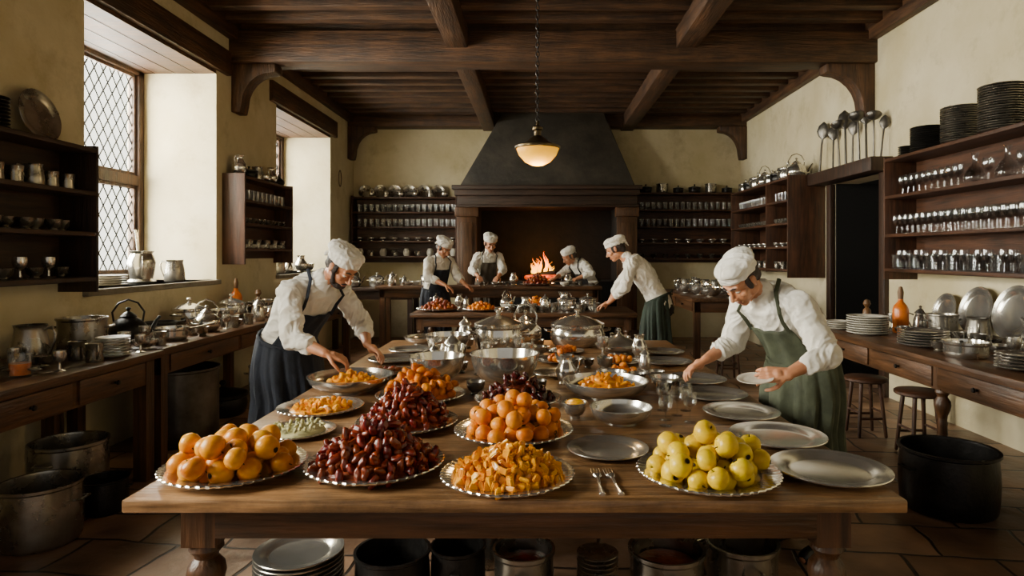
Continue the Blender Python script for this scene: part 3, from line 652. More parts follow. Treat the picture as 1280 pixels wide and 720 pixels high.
kind('tjug','jug','jug','aged tin pitcher with handle',('jug_body',G().lathe([(0,0),(.085,0),(.09,.01),(.085,.1),(.07,.18),(.075,.2),(.078,.205),(.066,.2),(.07,.1),(.07,.02),(0,.015)],32).mesh('tjug',TIN)),('handle',ctube(hand_c(.075,.05,.18),.007,TIN)))
kb=[(0,0),(.07,0),(.1,.02),(.125,.07),(.118,.12),(.08,.165),(.055,.18),(.05,.185),(0,.185)]
kl=G().lathe([(0,.18),(.052,.18),(.056,.19),(.03,.215),(.01,.225),(.01,.235),(.018,.245),(.01,.256),(0,.257)],24)
def kettle(key,mat,lab):
    kind(key,'kettle','kettle',lab,('kettle_body',G().lathe(kb,36).mesh('kb',mat)),('lid',kl.mesh('kl',mat)),('spout',ctube([(.1,0,.06),(.15,0,.09),(.175,0,.15),(.2,0,.185)],[.022,.018,.012,.01],mat)),
     ('handle',ctube([(-.09,0,.15),(-.1,0,.22),(-.06,0,.285),(0,0,.31),(.06,0,.285),(.1,0,.22),(.09,0,.15)],.007,mat)))
kettle('kettle',SIL,'silver kettle with arched handle and curved spout'); kettle('dkettle',IRON,'dark iron kettle with arched handle')
cp=[(0,0),(.05,0),(.056,.01),(.06,.05),(.055,.1),(.04,.14),(.036,.15),(.05,.155),(.045,.165),(.02,.19),(.008,.2),(.014,.215),(0,.225)]
kind('coffee','coffee_pot','pot','small silver coffee pot with domed lid',('pot_body',G().lathe(cp,28).mesh('cp',PEW)),('handle',ctube(hand_c(.05,.04,.14,.05),.006,PEW)),('spout',ctube([(.05,0,.05),(.085,0,.08),(.1,0,.14)],[.014,.01,.007],PEW)))
kind('mug','mug','mug','pewter drinking mug with handle',('mug_body',G().lathe([(0,0),(.042,0),(.044,.006),(.04,.05),(.044,.1),(.046,.103),(.041,.1),(.037,.05),(.038,.01),(0,.008)],24).mesh('mug',TIN)),('handle',ctube(hand_c(.04,.02,.085,.032),.005,TIN)))
kind('cup','cup','cup','small tarnished metal cup',('cup',G().lathe([(0,0),(.025,0),(.028,.006),(.02,.012),(.04,.03),(.046,.065),(.047,.067),(.042,.06),(.035,.03),(0,.018)],22).mesh('cup',TIN)))
kind('goblet','goblet','goblet','pewter goblet on slender stem',('goblet',G().lathe([(0,0),(.034,0),(.035,.004),(.01,.014),(.007,.05),(.012,.056),(.03,.07),(.038,.1),(.036,.13),(.034,.13),(.034,.1),(.025,.074),(0,.064)],22).mesh('goblet',PEW)))
kind('wine','wine_glass','glass','clear stemmed wine glass',('wine_glass',G().lathe([(0,0),(.034,0),(.034,.003),(.006,.008),(.0045,.07),(.012,.078),(.034,.1),(.04,.13),(.034,.17),(.032,.17),(.037,.13),(.03,.1),(0,.082)],16).mesh('wine',GLASS)))
kind('tumbler','tumbler','glass','plain clear drinking glass',('tumbler',G().lathe([(0,0),(.03,0),(.034,.005),(.039,.13),(.037,.13),(.032,.012),(0,.01)],16).mesh('tumbler',GLASS)))
kind('carafe','decanter','decanter','clear glass decanter with round belly',('decanter',G().lathe([(0,0),(.06,0),(.075,.02),(.08,.06),(.055,.11),(.022,.15),(.018,.2),(.028,.24),(.025,.24),(.014,.2),(.018,.15),(.05,.11),(.075,.06),(0,.01)],24).mesh('carafe',GLASS)))
def saucepan(key,mat,lab):
    kind(key,'saucepan','pan',lab,('pan_body',potbody(.13,.1,mat)),('handle',ctube([(.12,0,.085),(.2,0,.095),(.3,0,.115),(.33,0,.118)],[.009,.007,.008,.01],mat,flat=1.5)))
saucepan('pan',SIL,'silver saucepan with long handle'); saucepan('dpan',IRON,'black iron saucepan with long handle')
kind('dome','covered_dish','dish','covered silver serving dish with conical lid',('dish',G().lathe(bowlprof(.17,.06,.5),40).mesh('dd',SIL)),('lid',G().lathe([(0,.066),(.168,.066),(.17,.072),(.12,.095),(.06,.115),(.02,.14),(.01,.155),(.018,.17),(.008,.185),(0,.186)],40).mesh('dl',PEW)))
kind('mortar','mortar','mortar','tall pewter mortar with pestle standing in it',('mortar_body',G().lathe([(0,0),(.1,0),(.105,.02),(.08,.04),(.09,.1),(.1,.17),(.085,.22),(.075,.24),(.09,.26),(.085,.262),(.065,.24),(.08,.1),(0,.05)],32).mesh('mo',PEW)),('pestle',ctube([(0,0,.06),(.03,.02,.25),(.055,.03,.4),(.06,.032,.43)],[.02,.01,.012,.02],PEW)),('handle',ctube(hand_c(.08,.08,.2,.06),.008,PEW)))
g=G(); g.tube([(0,0,0),(0,0,.25),(0,.005,.3),(0,.012,.325),(0,.02,.37),(0,.016,.42),(0,.008,.45)],[.009,.007,.009,.034,.05,.036,.004],12)
for v in g.v: v.y=.01+(v.y-.01)*(.35 if v.z>.3 else 1)
kind('spoon','serving_spoon','spoon','large dull metal serving spoon',('spoon',g.mesh('spoon',DTIN)))
g=G(); g.tube([(0,0,0),(0,0,.3),(0,.02,.36),(0,.03,.38)],[.009,.007,.008,.007],8); kind('ladle','ladle','ladle','long-handled round metal ladle',('handle',g.mesh('lh',DTIN)),('ladle_bowl',G().lathe([(0,-.045),(.03,-.038),(.055,-.01),(.062,.008),(.055,.004),(.028,-.03),(0,-.038)],20,Mx=Matrix.Translation((0,.06,.4))@Matrix.Rotation(.5,4,'X')).mesh('lb',DTIN)))
g=G(); g.tube([(0,-.11,.004),(0,-.03,.006),(0,.02,.01),(0,.045,.008)],[.0075,.004,.0045,.012],8,flat=1.4)
for k in range(4): g.tube([(-.0135+.009*k,.043,.008),(-.0145+.0097*k,.075,.005),(-.0145+.0097*k,.115,.009)],[.003,.0026,.0016],6)
kind('fork','fork','fork','silver four-tined table fork',('fork',remesh(g,'fork',SIL,.0012,1)))
kind('bottle','bottle','bottle','bright amber glazed bottle with narrow neck',('bottle_body',G().lathe([(0,0),(.05,0),(.055,.01),(.055,.17),(.045,.2),(.02,.23),(.018,.25),(0,.25)],24).mesh('bo',AMBER)),('stopper',G().lathe([(0,.25),(.018,.25),(.022,.3),(.012,.34),(0,.345)],16).mesh('st',BREAD)))
kind('jar','jar','jar','small pale stoneware jar',('jar',G().lathe([(0,0),(.045,0),(.06,.03),(.065,.08),(.05,.12),(.04,.13),(.046,.14),(.038,.138),(.04,.12),(.05,.08),(0,.02)],24).mesh('jar',POTY)))
kind('ambglass','tumbler','glass','wide clear glass filled with amber drink',('glass_body',G().lathe([(0,0),(.05,0),(.055,.01),(.06,.13),(.057,.13),(.052,.014),(0,.012)],24).mesh('ag',GLASS)),('drink',G().lathe([(0,.014),(.049,.014),(.053,.08),(0,.08)],24).mesh('dr',AMBER)))
kind('grinder','pepper_mill','grinder','turned wooden pepper grinder',('grinder',G().lathe([(0,0),(.045,0),(.045,.02),(.025,.05),(.035,.1),(.03,.15),(.012,.17),(.03,.2),(.02,.23),(0,.24)],20).mesh('gr',BREAD)))
# ---------------------------------------------------------------- fruit
def lumpy(me,a,sc,seed):
    for v in me.vertices:
        n=noise.noise(v.co*sc+V(seed*7.1,0,0)); v.co+=v.co.normalized()*n*a
    return me
def applemesh(mat,r,h=.9):
    P=[(0,-.72*h),(.12,-.8*h),(.35,-.88*h),(.68,-.72*h),(.93,-.3*h),(1,.1*h),(.9,.5*h),(.62,.8*h),(.35,.88*h),(.14,.82*h),(0,.66*h)]
    return G().lathe([(a*r,b*r) for a,b in P],20,flute=(5,.012*r,.3*r)).mesh('fruit',mat,ang=80)
r=.038
STM=G().tube([(0,0,.6*r),(.05*r,0,.85*r),(.12*r,0,1.02*r)],.05*r,6).mesh('stem',CALYX)
CLX=G().lathe([(0,-.7*r),(.12*r,-.78*r),(.2*r,-.86*r),(.24*r,-.93*r),(.1*r,-.85*r),(0,-.8*r)],8,flute=(4,.05*r,.15*r)).mesh('calyx',CALYX)
quin=[lumpy(applemesh(QUIN,.04,.95),.002,25,k) for k in range(3)]; yap=[lumpy(applemesh(YAPP,.038,.98),.0022,25,k) for k in range(3)]
oran=[lumpy(G().ell((0,0,0),(.036,.036,.033),n=20,k=12).mesh('o',ORAN,ang=80),.0012,30,k) for k in range(3)]
apri=[lumpy(G().ell((0,0,0),(.027,.025,.018),n=14,k=10).mesh('a',APRI,ang=80),.005,45,k) for k in range(4)]
def dmesh(mat,k): return lumpy(G().ell((0,0,0),(.028,.0148,.0138),n=14,k=12).mesh('d',mat,ang=80),.006,80,k)
dat=[dmesh(DATE,k) for k in range(5)]; ddat=[dmesh(DDATE,k) for k in range(5)]
def chunk(k):
    bm=bmesh.new(); bmesh.ops.create_cube(bm,size=1); rnd=random.Random(k)
    for v in bm.verts: v.co=V(v.co.x*.038*rnd.uniform(.5,1.2),v.co.y*.026*rnd.uniform(.5,1.2),v.co.z*.015*rnd.uniform(.5,1.4))
    bmesh.ops.bevel(bm,geom=list(bm.edges),offset=.003,segments=2,affect='EDGES'); me=bpy.data.meshes.new('chunk'); bm.to_mesh(me); bm.free(); me.materials.append(CAND)
    return me
chk=[chunk(k) for k in range(10)]
def heap(R,ri,N,slope=0,H=0,seed=0,K=90):
    rs=np.random.RandomState(seed); P=np.zeros((0,3))
    for _ in range(N):
        rr=R*np.sqrt(rs.rand(K)); th=rs.rand(K)*6.2832; x=rr*np.cos(th); y=rr*np.sin(th)
        core=H*(1-(rr/R)**1.3) if H else np.zeros(K); z=core+ri*.8
        if len(P):
            d2=(x[:,None]-P[None,:,0])**2+(y[:,None]-P[None,:,1])**2; h=np.where(d2<4*ri*ri,P[None,:,2]+np.sqrt(np.maximum(0,4*ri*ri-d2)),0); z=np.maximum(z,h.max(1))
        sc=z-core+slope*rr; i=int(np.argmin(sc)); P=np.vstack([P,[x[i],y[i],z[i]]])
    return P
def fruits(meshes,name,cat,label,group,cx,cy,cz,R,ri,N,slope=0,H=0,seed=0,tilt=.5,mode='any',stemm=False):
    if H:
        core=G().lathe([(0,-.004)]+[(R*1.0,-.004)]+[(R*t,H*(1-t**1.3)*.97) for t in(.95,.8,.6,.4,.2)]+[(0,H*.97)],48).mesh('core',meshes[0].materials[0])
        lumpy(core,.006,60,seed)
        top(name+'_heap',core,(cx,cy,cz+.004),'dense heap of '+group,cat,kind='stuff')
    for i,p in enumerate(heap(R,ri,N,slope,H,seed)):
        me=meshes[i%len(meshes)]; rz=random.uniform(0,6.28)
        rot=(random.uniform(-tilt,tilt),random.uniform(-tilt,tilt),rz) if mode!='any' else (random.uniform(0,6.28),random.uniform(0,6.28),rz)
        o=top(name,me,(cx+p[0],cy+p[1],cz+p[2]),label,cat,rot,random.uniform(.9,1.06),group)
        if stemm: part(o,'stem',STM); part(o,'calyx',CLX)
TZ=.8; PT=.812
LQ='ripe golden-orange quince with short stem'; LD='glossy wrinkled red-brown dried date'; LC='angular translucent orange candied citrus piece'; LA='plump round orange dried apricot'
def pl(key,x,y,r,z=TZ,**k): return put(key,x,y,z,s=r/.2,**k)
pl('bplate',-1.045,2.21,.235); fruits(quin,'quince','fruit',LQ,'quinces heaped on a platter',-1.045,2.21,PT,.185,.037,31,slope=.55,seed=1,stemm=True)
pl('bplate',-.568,2.24,.238); fruits(dat,'date','fruit',LD,'red dates heaped on a platter',-.568,2.24,PT,.205,.0155,150,H=.135,seed=2)
pl('bplate',-.1,2.13,.222); fruits(chk,'candied_peel','candied fruit',LC,'candied citrus pieces on a platter',-.1,2.13,PT,.18,.0115,185,H=.085,seed=3)
pl('bplate',.572,2.15,.235); fruits(yap,'apple','fruit','golden yellow apple with dark calyx','yellow apples heaped on a platter',.572,2.15,PT,.18,.034,36,slope=.5,seed=4,stemm=True)
pl('bplate',-.57,2.8,.22); fruits(dat,'date','fruit',LD,'red dates heaped on a second platter',-.57,2.8,PT,.178,.0165,98,H=.15,seed=5)
pl('bplate',-.099,2.66,.245); fruits(oran,'orange','fruit','small ripe round orange fruit','small oranges heaped on a platter',-.099,2.66,PT,.19,.0335,44,slope=.5,seed=6,stemm=True)
pl('bplate',-.607,3.33,.23); fruits(apri,'apricot','fruit',LA,'apricots heaped on a platter',-.607,3.33,PT,.18,.021,76,H=.11,seed=7)
pl('bplate',-.1,3.25,.22); fruits(ddat,'date','fruit','glossy dark red-brown dried date','dark dates heaped on a platter',-.1,3.25,PT,.175,.019,52,H=.12,seed=8)
pl('bplate',-1.0,2.68,.15); top('herb_mix',lumpy(G().lathe([(0,0),(.11,0),(.1,.012),(.05,.022),(0,.025)],40).mesh('h',PALE),.006,60,3),(-1.0,2.68,PT-.004),'pale chopped herb and nut mix on a plate','food',kind='stuff')
fruits([lumpy(G().ell((0,0,0),(.012,.008,.007),n=8,k=6).mesh('n',PALE),.002,90,1)],'nut','nut','small pale green shelled nut','nuts on a plate',-1.0,2.68,PT+.02,.1,.008,40,seed=21)
pl('bplate',-1.04,3.07,.2); fruits(chk,'candied_peel','candied fruit',LC,'candied citrus on a small platter',-1.04,3.07,PT,.14,.0145,36,H=.02,seed=9)
put('sbowl',-1.03,3.53,TZ,s=1.02); fruits(chk,'candied_peel','candied fruit',LC,'candied citrus in a shallow bowl',-1.03,3.53,TZ+.03,.15,.0145,38,H=.06,seed=10)
put('sbowl',.36,3.4,TZ,s=1.0); fruits(chk,'candied_peel','candied fruit',LC,'candied citrus in a wide bowl',.36,3.4,TZ+.03,.16,.0145,41,H=.075,seed=11)
for x,y,r in((.267,2.43,.155),(1.0,2.19,.195),(.97,2.59,.19),(.95,2.985,.175),(.92,3.37,.18),(.93,3.77,.18),(.889,4.4,.17),(.95,4.85,.16),(-1.0,4.5,.19),(-.98,4.95,.17),(-.95,4.02,.16)): pl('plate',x,y,r)
for x,y,r,n in((.53,3.98,.16,12),(.16,4.47,.18,14),(.22,4.9,.14,10),(.12,3.98,.15,0),(.56,4.42,.15,10)):
    pl('plate',x,y,r)
    if n: fruits(apri,'apricot','fruit',LA,'apricots on serving plates',x,y,PT,r*.55,.02,n,slope=.5,seed=int(x*100))
fruits([lumpy(G().ell((0,0,0),(.03,.02,.014),n=12,k=8).mesh('m',MEAT),.004,60,1)],'pastry','pastry','small browned oval pastry','pastries on a plate',-.95,4.02,PT,.09,.02,12,slope=.3,seed=31,mode='t',tilt=.2)
put('fork',.2,2.1,TZ,rz=.02); put('fork',.25,2.1,TZ,rz=.1)
put('sbowl',.373,2.86,TZ,s=.62,zs=.85)
put('cbowl',.17,2.93,TZ,s=.75,zs=1.25,label='small cup filled with orange preserve'); top('preserve',G().lathe([(0,-.03),(.034,-.015),(.046,.0),(.036,.02),(0,.03)],16).mesh('pr',CAND),(.17,2.93,TZ+.062),'orange preserve filling a small cup','food',kind='stuff')
for x,y in((.56,2.8),(.58,2.9),(.65,2.98),(.71,3.07),(.6,3.08),(.68,2.86)): put('wine',x,y,TZ,s=.8,group='wine glasses on the long table')
put('bowl',-.19,3.72,TZ,s=1.15); put('bowl',-.6,3.82,TZ,s=.95); put('bowl',-.68,4.85,TZ,s=.95)
put('bowl',-.3,4.22,TZ,s=.7); put('pot',-.3,4.9,TZ,s=1.32,rz=0.2); put('kettle',-.1,5.35,TZ,rz=2.6,s=1.1); put('wpot',.33,5.3,TZ,s=1.12,rz=.1); put('dome',.62,4.88,TZ,s=1.02)
put('coffee',-.56,4.2,TZ,s=1.1,rz=1); put('coffee',-.6,5.3,TZ,rz=2,s=1.1); put('sbowl',-.95,5.38,TZ,s=.75)
rng=random.Random(5)
def scatter(keys,x0,x1,y0,y1,z,n,group,smin=.8,smax=1.15,k=1.0):
    c=0;t=0
    while c<n and t<2500:
        t+=1; x,y=rng.uniform(x0,x1),rng.uniform(y0,y1); ky=rng.choice(keys); s=rng.uniform(smin,smax); r=RAD[ky]*s
        if all(abs(z-q[2])>.3 or (x-q[0])**2+(y-q[1])**2>((r+q[3])*k)**2 for q in REG):
            put(ky,x,y,z,s=s,group=group); c+=1
scatter(['bowl','coffee','jug'],-.8,.8,3.7,5.45,TZ,5,'silver vessels on the long table',.6,.8)
scatter(['wbowl','cbowl','goblet'],-.8,.8,3.4,5.45,TZ,10,'small vessels on the long table',1,1.2)
scatter(['cbowl','cup','cbowl'],-.85,.8,3.35,5.5,TZ,22,'small bowls on the long table',.9,1.2)
put('wplate',1.03,3.03,.955,s=.42,rot=(.12,-.1,0),label='small white plate held in a cook hand')
# ---- under long table
for k in range(15): put('plate',-1.02,2.74,.019*k,s=.93,group='pewter plates stacked beneath the table')
put('bucket',-.63,2.78,0,rz=PI/2,s=.62,zs=.74); put('bucket',-.35,2.82,0,rz=PI/2,s=.46,zs=.75); put('opot',-.06,2.78,0,rz=PI/2,s=.8,zs=1.05); put('opot',.56,2.78,0,rz=PI/2,s=.98,zs=1.05); put('opot',.91,2.85,0,rz=PI/2,s=.95,zs=1.05); put('opot',-.25,3.25,0,rz=.3,s=.8)
top('pot_contents',lumpy(G().lathe([(0,.0),(.11,.0),(.11,.03),(.05,.05),(0,.055)],24).mesh('pc',DATE),.01,50,2),(-.06,2.78,.19),'dark dried dates filling a stockpot','food',kind='stuff')
top('pot_contents',lumpy(G().lathe([(0,.0),(.135,.0),(.135,.03),(.06,.045),(0,.05)],24).mesh('pc2',MEAT),.008,50,5),(.56,2.78,.18),'brown stewed fruit filling a stockpot','food',kind='stuff')
for k in range(14): put('tplate',.26,2.78,.019*k,s=.45,group='small tin plates stacked beneath the table')
for k in range(9): put('plate',.75,3.4,.019*k,s=.8,group='pewter plates on the floor')
# ---- floor things
put('cauldron',-2.98,5.32,0,rz=PI/2); put('bigpot',-3.0,4.1,0,rz=PI/2,s=1.05); put('bigpot',-2.68,3.45,0,rz=.1,s=.95); put('bucket',-2.62,3.87,0,s=.5,rz=.2,zs=.55)
put('bucket',2.5,3.9,0,rz=.15,s=1.03); put('dpot',-3.05,6.2,0,s=1.5); put('bigpot',-3.05,7.2,0,s=.9)
# ---- second table
def platter_heap(x,y,z,r,meshes,name,label,group,n,H,seed,ri=.022):
    pl('bplate',x,y,r,z=z); fruits(meshes,name,'fruit',label,group,x,y,z+.012,r*.75,ri,n,H=H,seed=seed)
pas=[lumpy(G().ell((0,0,0),(.035,.022,.018),n=10,k=8).mesh('m',MEAT),.005,60,k) for k in range(2)]
platter_heap(-1.22,7.95,.85,.28,pas,'pastry','small browned oval pastry','pastries on a rear platter',44,.11,51,.024)
platter_heap(-.7,7.95,.85,.22,apri,'apricot',LA,'apricots on a rear platter',30,.08,52)
platter_heap(-.02,8.3,.85,.25,apri,'apricot',LA,'apricots on a platter at the table centre',36,.12,53)
platter_heap(.0,9.68,1.08,.27,pas,'pastry','small browned oval pastry','pastries heaped on a platter by the hearth',40,.13,54,.026)
scatter(['bowl','wbowl','jug','coffee','kettle','pot'],-.42,.75,7.85,8.45,.85,9,'vessels on the middle worktable',.75,1)
scatter(['cbowl','wbowl','mug','cup'],-.45,.72,7.68,8.5,.85,22,'small vessels on the middle worktable',.9,1.2)
scatter(['bowl','wbowl','coffee','jug'],-1.4,-.4,8.3,8.5,.85,4,'vessels on the middle worktable',.7,.9)
scatter(['bowl','cbowl','wbowl','jug','coffee','pot'],-2.25,-1.5,9.55,9.8,1.08,6,'vessels on the rear table',.8,1)
scatter(['cbowl','wbowl','jug','mug','cup'],-.85,-.3,9.5,9.85,1.08,7,'vessels on the rear table',.7,1)
scatter(['cbowl','wbowl','jug','mug'],.3,.88,9.5,9.85,1.08,6,'vessels on the rear table',.7,.9)
scatter(['pot','kettle','jug','dpot','bowl','coffee'],-3.2,-2.2,10.6,10.9,1.0,9,'vessels on the dark rear table',.9,1.05)
scatter(['pot','kettle','jug','tjug','bowl','coffee','opot'],2.2,3.05,8.5,10.4,.98,17,'vessels on the small dark table',.8,1.05)
# ---- left counter
Z=.88
put('tjug',-3.13,3.95,Z,rz=PI,s=1.15); put('opot',-3.13,4.4,Z,rz=.3,s=.9,label='silver pot with two loop handles'); put('ambglass',-2.83,3.5,Z,s=.95); put('jar',-2.95,3.1,Z)
for k in range(7): put('wplate',-2.8,4.22,Z+.019*k,s=.5,group='plates stacked on the side table')
for k in range(7): put('spoon',-3.04+.035*k,3.64+.02*(k%3),Z+.03,rot=(PI/2-.03,0,.1+.08*k),s=.5,group='spoons lying on the side table')
put('dkettle',-3.12,4.88,Z,rz=.4,s=1.05); put('pan',-2.88,5.02,Z,rz=.6,s=.95); put('dpan',-3.22,5.45,Z,rz=.9,s=.95)
put('kettle',-2.87,5.55,Z,s=.9,rz=3.6); put('pot',-3.2,5.88,Z,s=1.05); put('mug',-2.78,5.85,Z); put('bowl',-3.1,6.28,Z,s=.85); put('mug',-2.78,6.15,Z); put('coffee',-2.8,6.42,Z,s=1.1); put('pot',-3.2,6.68,Z,s=1.0); put('bowl',-2.84,6.75,Z,s=.75)
put('bottle',-3.3,7.0,Z,s=1.2,label='dark amber bottle with stopper'); put('grinder',-3.1,7.1,Z,s=1.2)
for k in range(5): put('wplate',-2.81,7.12,Z+.019*k,s=.5,group='plates stacked on the long side table')
scatter(['pot','bowl','jug','coffee','tjug','kettle','dpot','opot'],-3.25,-2.82,7.3,9.15,Z,16,'vessels on the long side table',.8,1,.95)
scatter(['jug','coffee','tjug','wbowl','mug'],-3.3,-2.75,4.7,9.1,Z,12,'jugs and mugs on the side tables',.8,1)
scatter(['cbowl','cup','mug','goblet'],-3.3,-2.72,3.4,9.1,Z,26,'small cups and bowls on the side tables',.9,1.2)
# sills
put('mortar',-3.62,5.85,1.281,rz=2.2,s=1.15); put('tjug',-3.6,6.35,1.281,rz=0,s=1.05)
for k in range(5): put('wplate',-3.62,5.4,1.281+.019*k,s=.7,group='plates stacked on the window sill')
for k in range(4): put('tplate',-3.62,5.05,1.281+.019*k,s=.6,group='tin plates on the window sill')
put('coffee',-3.62,9.3,1.281); put('jug',-3.62,9.8,1.281,s=1.1); put('bowl',-3.7,10.2,1.281,s=.8); put('tjug',-3.6,8.9,1.281)
# near-left shelf
x=-3.31
for k in range(9): put('dplate',x,3.85,2.31+.022*k,s=.55,group='dark pans stacked on top of the shelf')
put('tplate',-3.36,4.3,2.31+.17,rot=(0,PI/2-.2,0),s=.9,label='round tin plate leaning upright against the wall')
for i,yy in enumerate(np.arange(3.3,4.5,.15)): put('mug' if i%3 else 'tjug',x,yy,2.0,s=1.1 if i%3 else .7,group='mugs on the cup shelf')
for i,yy in enumerate(np.arange(3.25,4.55,.12)): put('cup',x+.03*(i%2),yy,1.71,s=1.15,group='cups on the cup shelf')
for i,yy in enumerate(np.arange(3.25,4.55,.12)): put('goblet' if i%2 else 'cup',x,yy,1.39,s=1.1,group='goblets on the cup shelf')
# left shelf 2
x=-3.32
for yy,k,s in((7.12,'jug',1.0),(7.36,'dpot',.65),(7.58,'tjug',.8),(7.78,'bowl',.5),(7.98,'jug',.9),(8.2,'dkettle',.6)): put(k,x,yy,2.42,s=s,rz=PI/2,group='vessels on top of the wall shelf')
for i,yy in enumerate(np.arange(7.1,8.3,.12)): put('tumbler',x,yy,2.16,group='glasses between the windows'); put('cup',x,yy,1.9,group='cups between the windows'); put('wbowl' if i%2 else 'mug',x,yy,1.62,s=.6 if i%2 else 1,group='dishes between the windows')
# back shelves
for i,xx in enumerate(np.arange(-3.28,-1.55,.108)):
    for yy in(11.78,11.9): put('tumbler',xx,yy,2.33,s=1.1,group='glasses on the rear wall shelf')
    put('tumbler',xx,11.8,2.06,s=1.1,group='glasses on the rear wall shelf')
    if i%2==0: put('cbowl',xx,11.82,1.80,s=1,group='bowls on the rear wall shelf'); put('mug' if i%4 else 'jar',xx,11.82,1.52,s=1,group='mugs on the rear wall shelf')
for i,xx in enumerate(np.arange(-3.2,-1.6,.27)): put('tplate',xx,11.9,2.6+.12,rot=(PI/2-.2,0,0),s=.62,group='plates leaning on the rear shelf')
for i,xx in enumerate(np.arange(-3.05,-1.6,.27)): put(('jug','mug','bowl')[i%3],xx,11.76,2.6,s=(.7,1.2,.45)[i%3],group='vessels on top of the rear shelf')
for i,xx in enumerate(np.arange(1.92,3.6,.108)):
    for z in(2.37,2.06): put('tumbler',xx,11.8,z,s=1.1,group='glasses on the dark rear shelf')
    if i%2==0: put('cbowl',xx,11.82,1.77,s=1,group='bowls on the dark rear shelf'); put('cup',xx,11.82,1.48,s=1.2,group='cups on the dark rear shelf')
for i,xx in enumerate(np.arange(2.0,3.65,.3)): put(('dpot','opot','dpot')[i%3],xx,11.83,2.68,s=(.75,.65,.65)[i%3],rz=PI/2,group='dark pots on top of the rear shelf')
# right cabinet
for i,yy in enumerate(np.arange(8.7,10.85,.3)): put(('kettle','pot','dpot','pot')[i%4],3.52,yy,2.58,s=(1.1,1.05,.95,.9)[i%4],rz=.1*i,group='pots on top of the cabinet')
for i,yy in enumerate(np.arange(8.56,10.85,.115)):
    if abs(yy-9.25)<.05: continue
    put('tumbler',3.42,yy,2.28,group='glasses in the cabinet'); put('cup',3.42,yy,1.98,group='cups in the cabinet')
    if i%2: put('cbowl',3.42,yy,1.66,s=.8,group='bowls in the cabinet'); put('mug',3.42,yy,1.35,group='mugs in the cabinet')
# utensils leaning on the wall above the door
for i,(yy,k,s) in enumerate(((6.9,'spoon',1.0),(7.04,'ladle',1.15),(7.2,'spoon',1.4),(7.36,'ladle',1.3),(7.52,'spoon',1.15),(7.68,'spoon',1.5),(7.84,'ladle',1.3),(8.02,'spoon',1.25),(8.4,'spoon',1.5))):
    put(k,3.7,yy,2.605,rot=(random.uniform(-.1,.1),random.uniform(-.02,.1),random.uniform(-.9,-.2)+(PI if k=='ladle' else 0)),s=(s*1.15,s*1.15,s),group='serving spoons and ladles above the door')
# right near shelf
for yy,n,r,k in((6.28,6,.085,'dplate'),(5.95,12,.15,'dplate'),(5.48,16,.16,'tplate'),(5.0,19,.165,'tplate'),(4.5,17,.165,'wplate')):
    for j in range(n): put(k,3.63,yy,2.5+.019*j,s=r/.2,group='plates stacked on top of the glass shelf')
for i,yy in enumerate(np.arange(4.1,6.35,.092)):
    if i%4==1 and yy<5.4: put('carafe',3.62,yy,2.13,s=1.1,group='decanters on the glass shelf')
    elif not(i%4 in(0,2) and yy<5.5): put('wine',3.6,yy,2.13,s=1.15,group='glasses on the glass shelf')
    put('wine',3.54,yy,1.75,s=1.1,group='wine glasses on the shelf'); put('wine',3.66,yy+.04,1.75,s=1.1,group='wine glasses on the shelf')
    put('wine' if i%3 else 'tumbler',3.53,yy,1.41,s=1.05,group='glasses on the lowest shelf'); put('tumbler',3.64,yy+.03,1.41,s=1.1,group='tumblers on the lowest shelf')
# right counter
for k in range(8): put('wplate',2.78,5.4,Z+.019*k,s=.8,group='plates stacked on the side table by the glass shelf')
for k in range(6): put('plate',2.82,4.68,Z+.019*k,s=.85,group='pewter plates stacked on the side table')
for k in range(4): put('wplate',2.72,5.78,Z+.019*k,s=.55,group='small plates stacked on the side table')
for k in range(5): put('plate',2.82,3.72,Z+.019*k,s=.7,group='pewter plates near the table end')
put('pan',2.8,4.18,Z,rz=1.2,s=1.0); put('bottle',3.12,5.5,Z,s=1.15); put('mug',2.9,5.08,Z); put('mug',3.08,4.95,Z); put('opot',3.3,5.22,Z,s=.7,rz=0); put('grinder',3.0,5.83,Z,s=1.1)
put('tjug',3.25,4.72,Z,rz=1); put('jug',3.38,4.35,Z,rz=2); put('mug',3.1,4.5,Z,s=1.1); put('cbowl',3.12,4.3,Z); put('coffee',3.35,5.6,Z); put('mortar',3.25,3.9,Z,s=.6)
scatter(['wbowl','cbowl','mug','goblet','cup'],2.65,3.45,3.4,5.85,Z,16,'small vessels on the oak side table',.9,1.2)
for yy,s in((5.8,.8),(5.38,1.0),(4.95,1.08),(4.5,1.05)): put('plate',3.7,yy,Z+.2*s,rot=(0,-(PI/2-.25),0),s=s,group='pewter plates leaning against the wall')
g=G(); g.ring((0,0,0),.1,.008,'y',20,6,sx=.7,sy=1.4); top('hanging_hoop',g.mesh('hr',WM['x']),(-3.38,10.95,2.85),'dark wooden hoop hanging on the wall','hoop',rot=(0,0,PI/2))
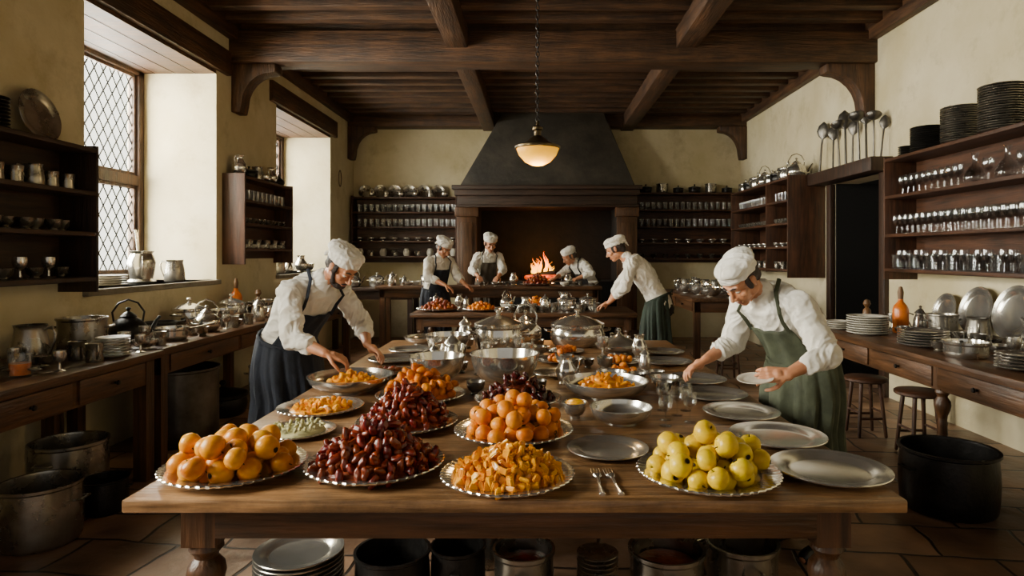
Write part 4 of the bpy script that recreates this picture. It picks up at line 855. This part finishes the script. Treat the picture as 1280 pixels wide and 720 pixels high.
# ---------------------------------------------------------------- lights
def area(name,loc,rot,sx,sy,e,c):
    l=bpy.data.lights.new(name,'AREA'); l.shape='RECTANGLE'; l.size=sx; l.size_y=sy; l.energy=e; l.color=c
    o=bpy.data.objects.new(name,l); COL.objects.link(o); o.location=loc; o.rotation_euler=rot; return o
dc=(1,.955,.88)
area('daylight',(-4.75,5.87,2.6),(0,-PI/2+.35,0),2.4,2.2,1450,dc)
area('daylight',(-4.75,9.55,2.6),(0,-PI/2+.35,0),2.4,2.3,850,dc)
area('daylight',(-4.75,1.5,2.6),(0,-PI/2+.35,0),2.4,2.3,1650,dc)  # lamp at the unseen third window, added to light the table front
def pt(name,loc,e,c,r): 
    l=bpy.data.lights.new(name,'POINT'); l.energy=e; l.color=c; l.shadow_soft_size=r; o=bpy.data.objects.new(name,l); COL.objects.link(o); o.location=loc
pt('fire_light',(.08,11.3,1.5),16,(1,.45,.12),.12); pt('lamp_light',(0,5.5,2.24),22,(1,.7,.33),.12)
w=bpy.data.worlds.new('world'); bpy.context.scene.world=w; w.use_nodes=True; nt=w.node_tree
bg=nt.nodes['Background']; tc=nt.nodes.new('ShaderNodeTexCoord')
dt=nt.nodes.new('ShaderNodeVectorMath'); dt.operation='DOT_PRODUCT'; dt.inputs[1].default_value=(-1,.6,0); nt.links.new(tc.outputs['Generated'],dt.inputs[0])
mr=nt.nodes.new('ShaderNodeMapRange'); mr.inputs['From Min'].default_value=.3; mr.inputs['From Max'].default_value=.7; mr.inputs['To Min'].default_value=.45; mr.inputs['To Max'].default_value=4
nt.links.new(dt.outputs['Value'],mr.inputs['Value']); nt.links.new(mr.outputs[0],bg.inputs[1]); bg.inputs[0].default_value=(1,.96,.88,1)
cam=bpy.data.cameras.new('camera'); co=bpy.data.objects.new('camera',cam); COL.objects.link(co); co.location=(0,0,1.55); co.rotation_euler=(PI/2,0,0)
cam.lens=22.5; cam.sensor_width=36; cam.shift_x=-.025; cam.shift_y=-.0328; cam.clip_start=.05
bpy.context.scene.camera=co
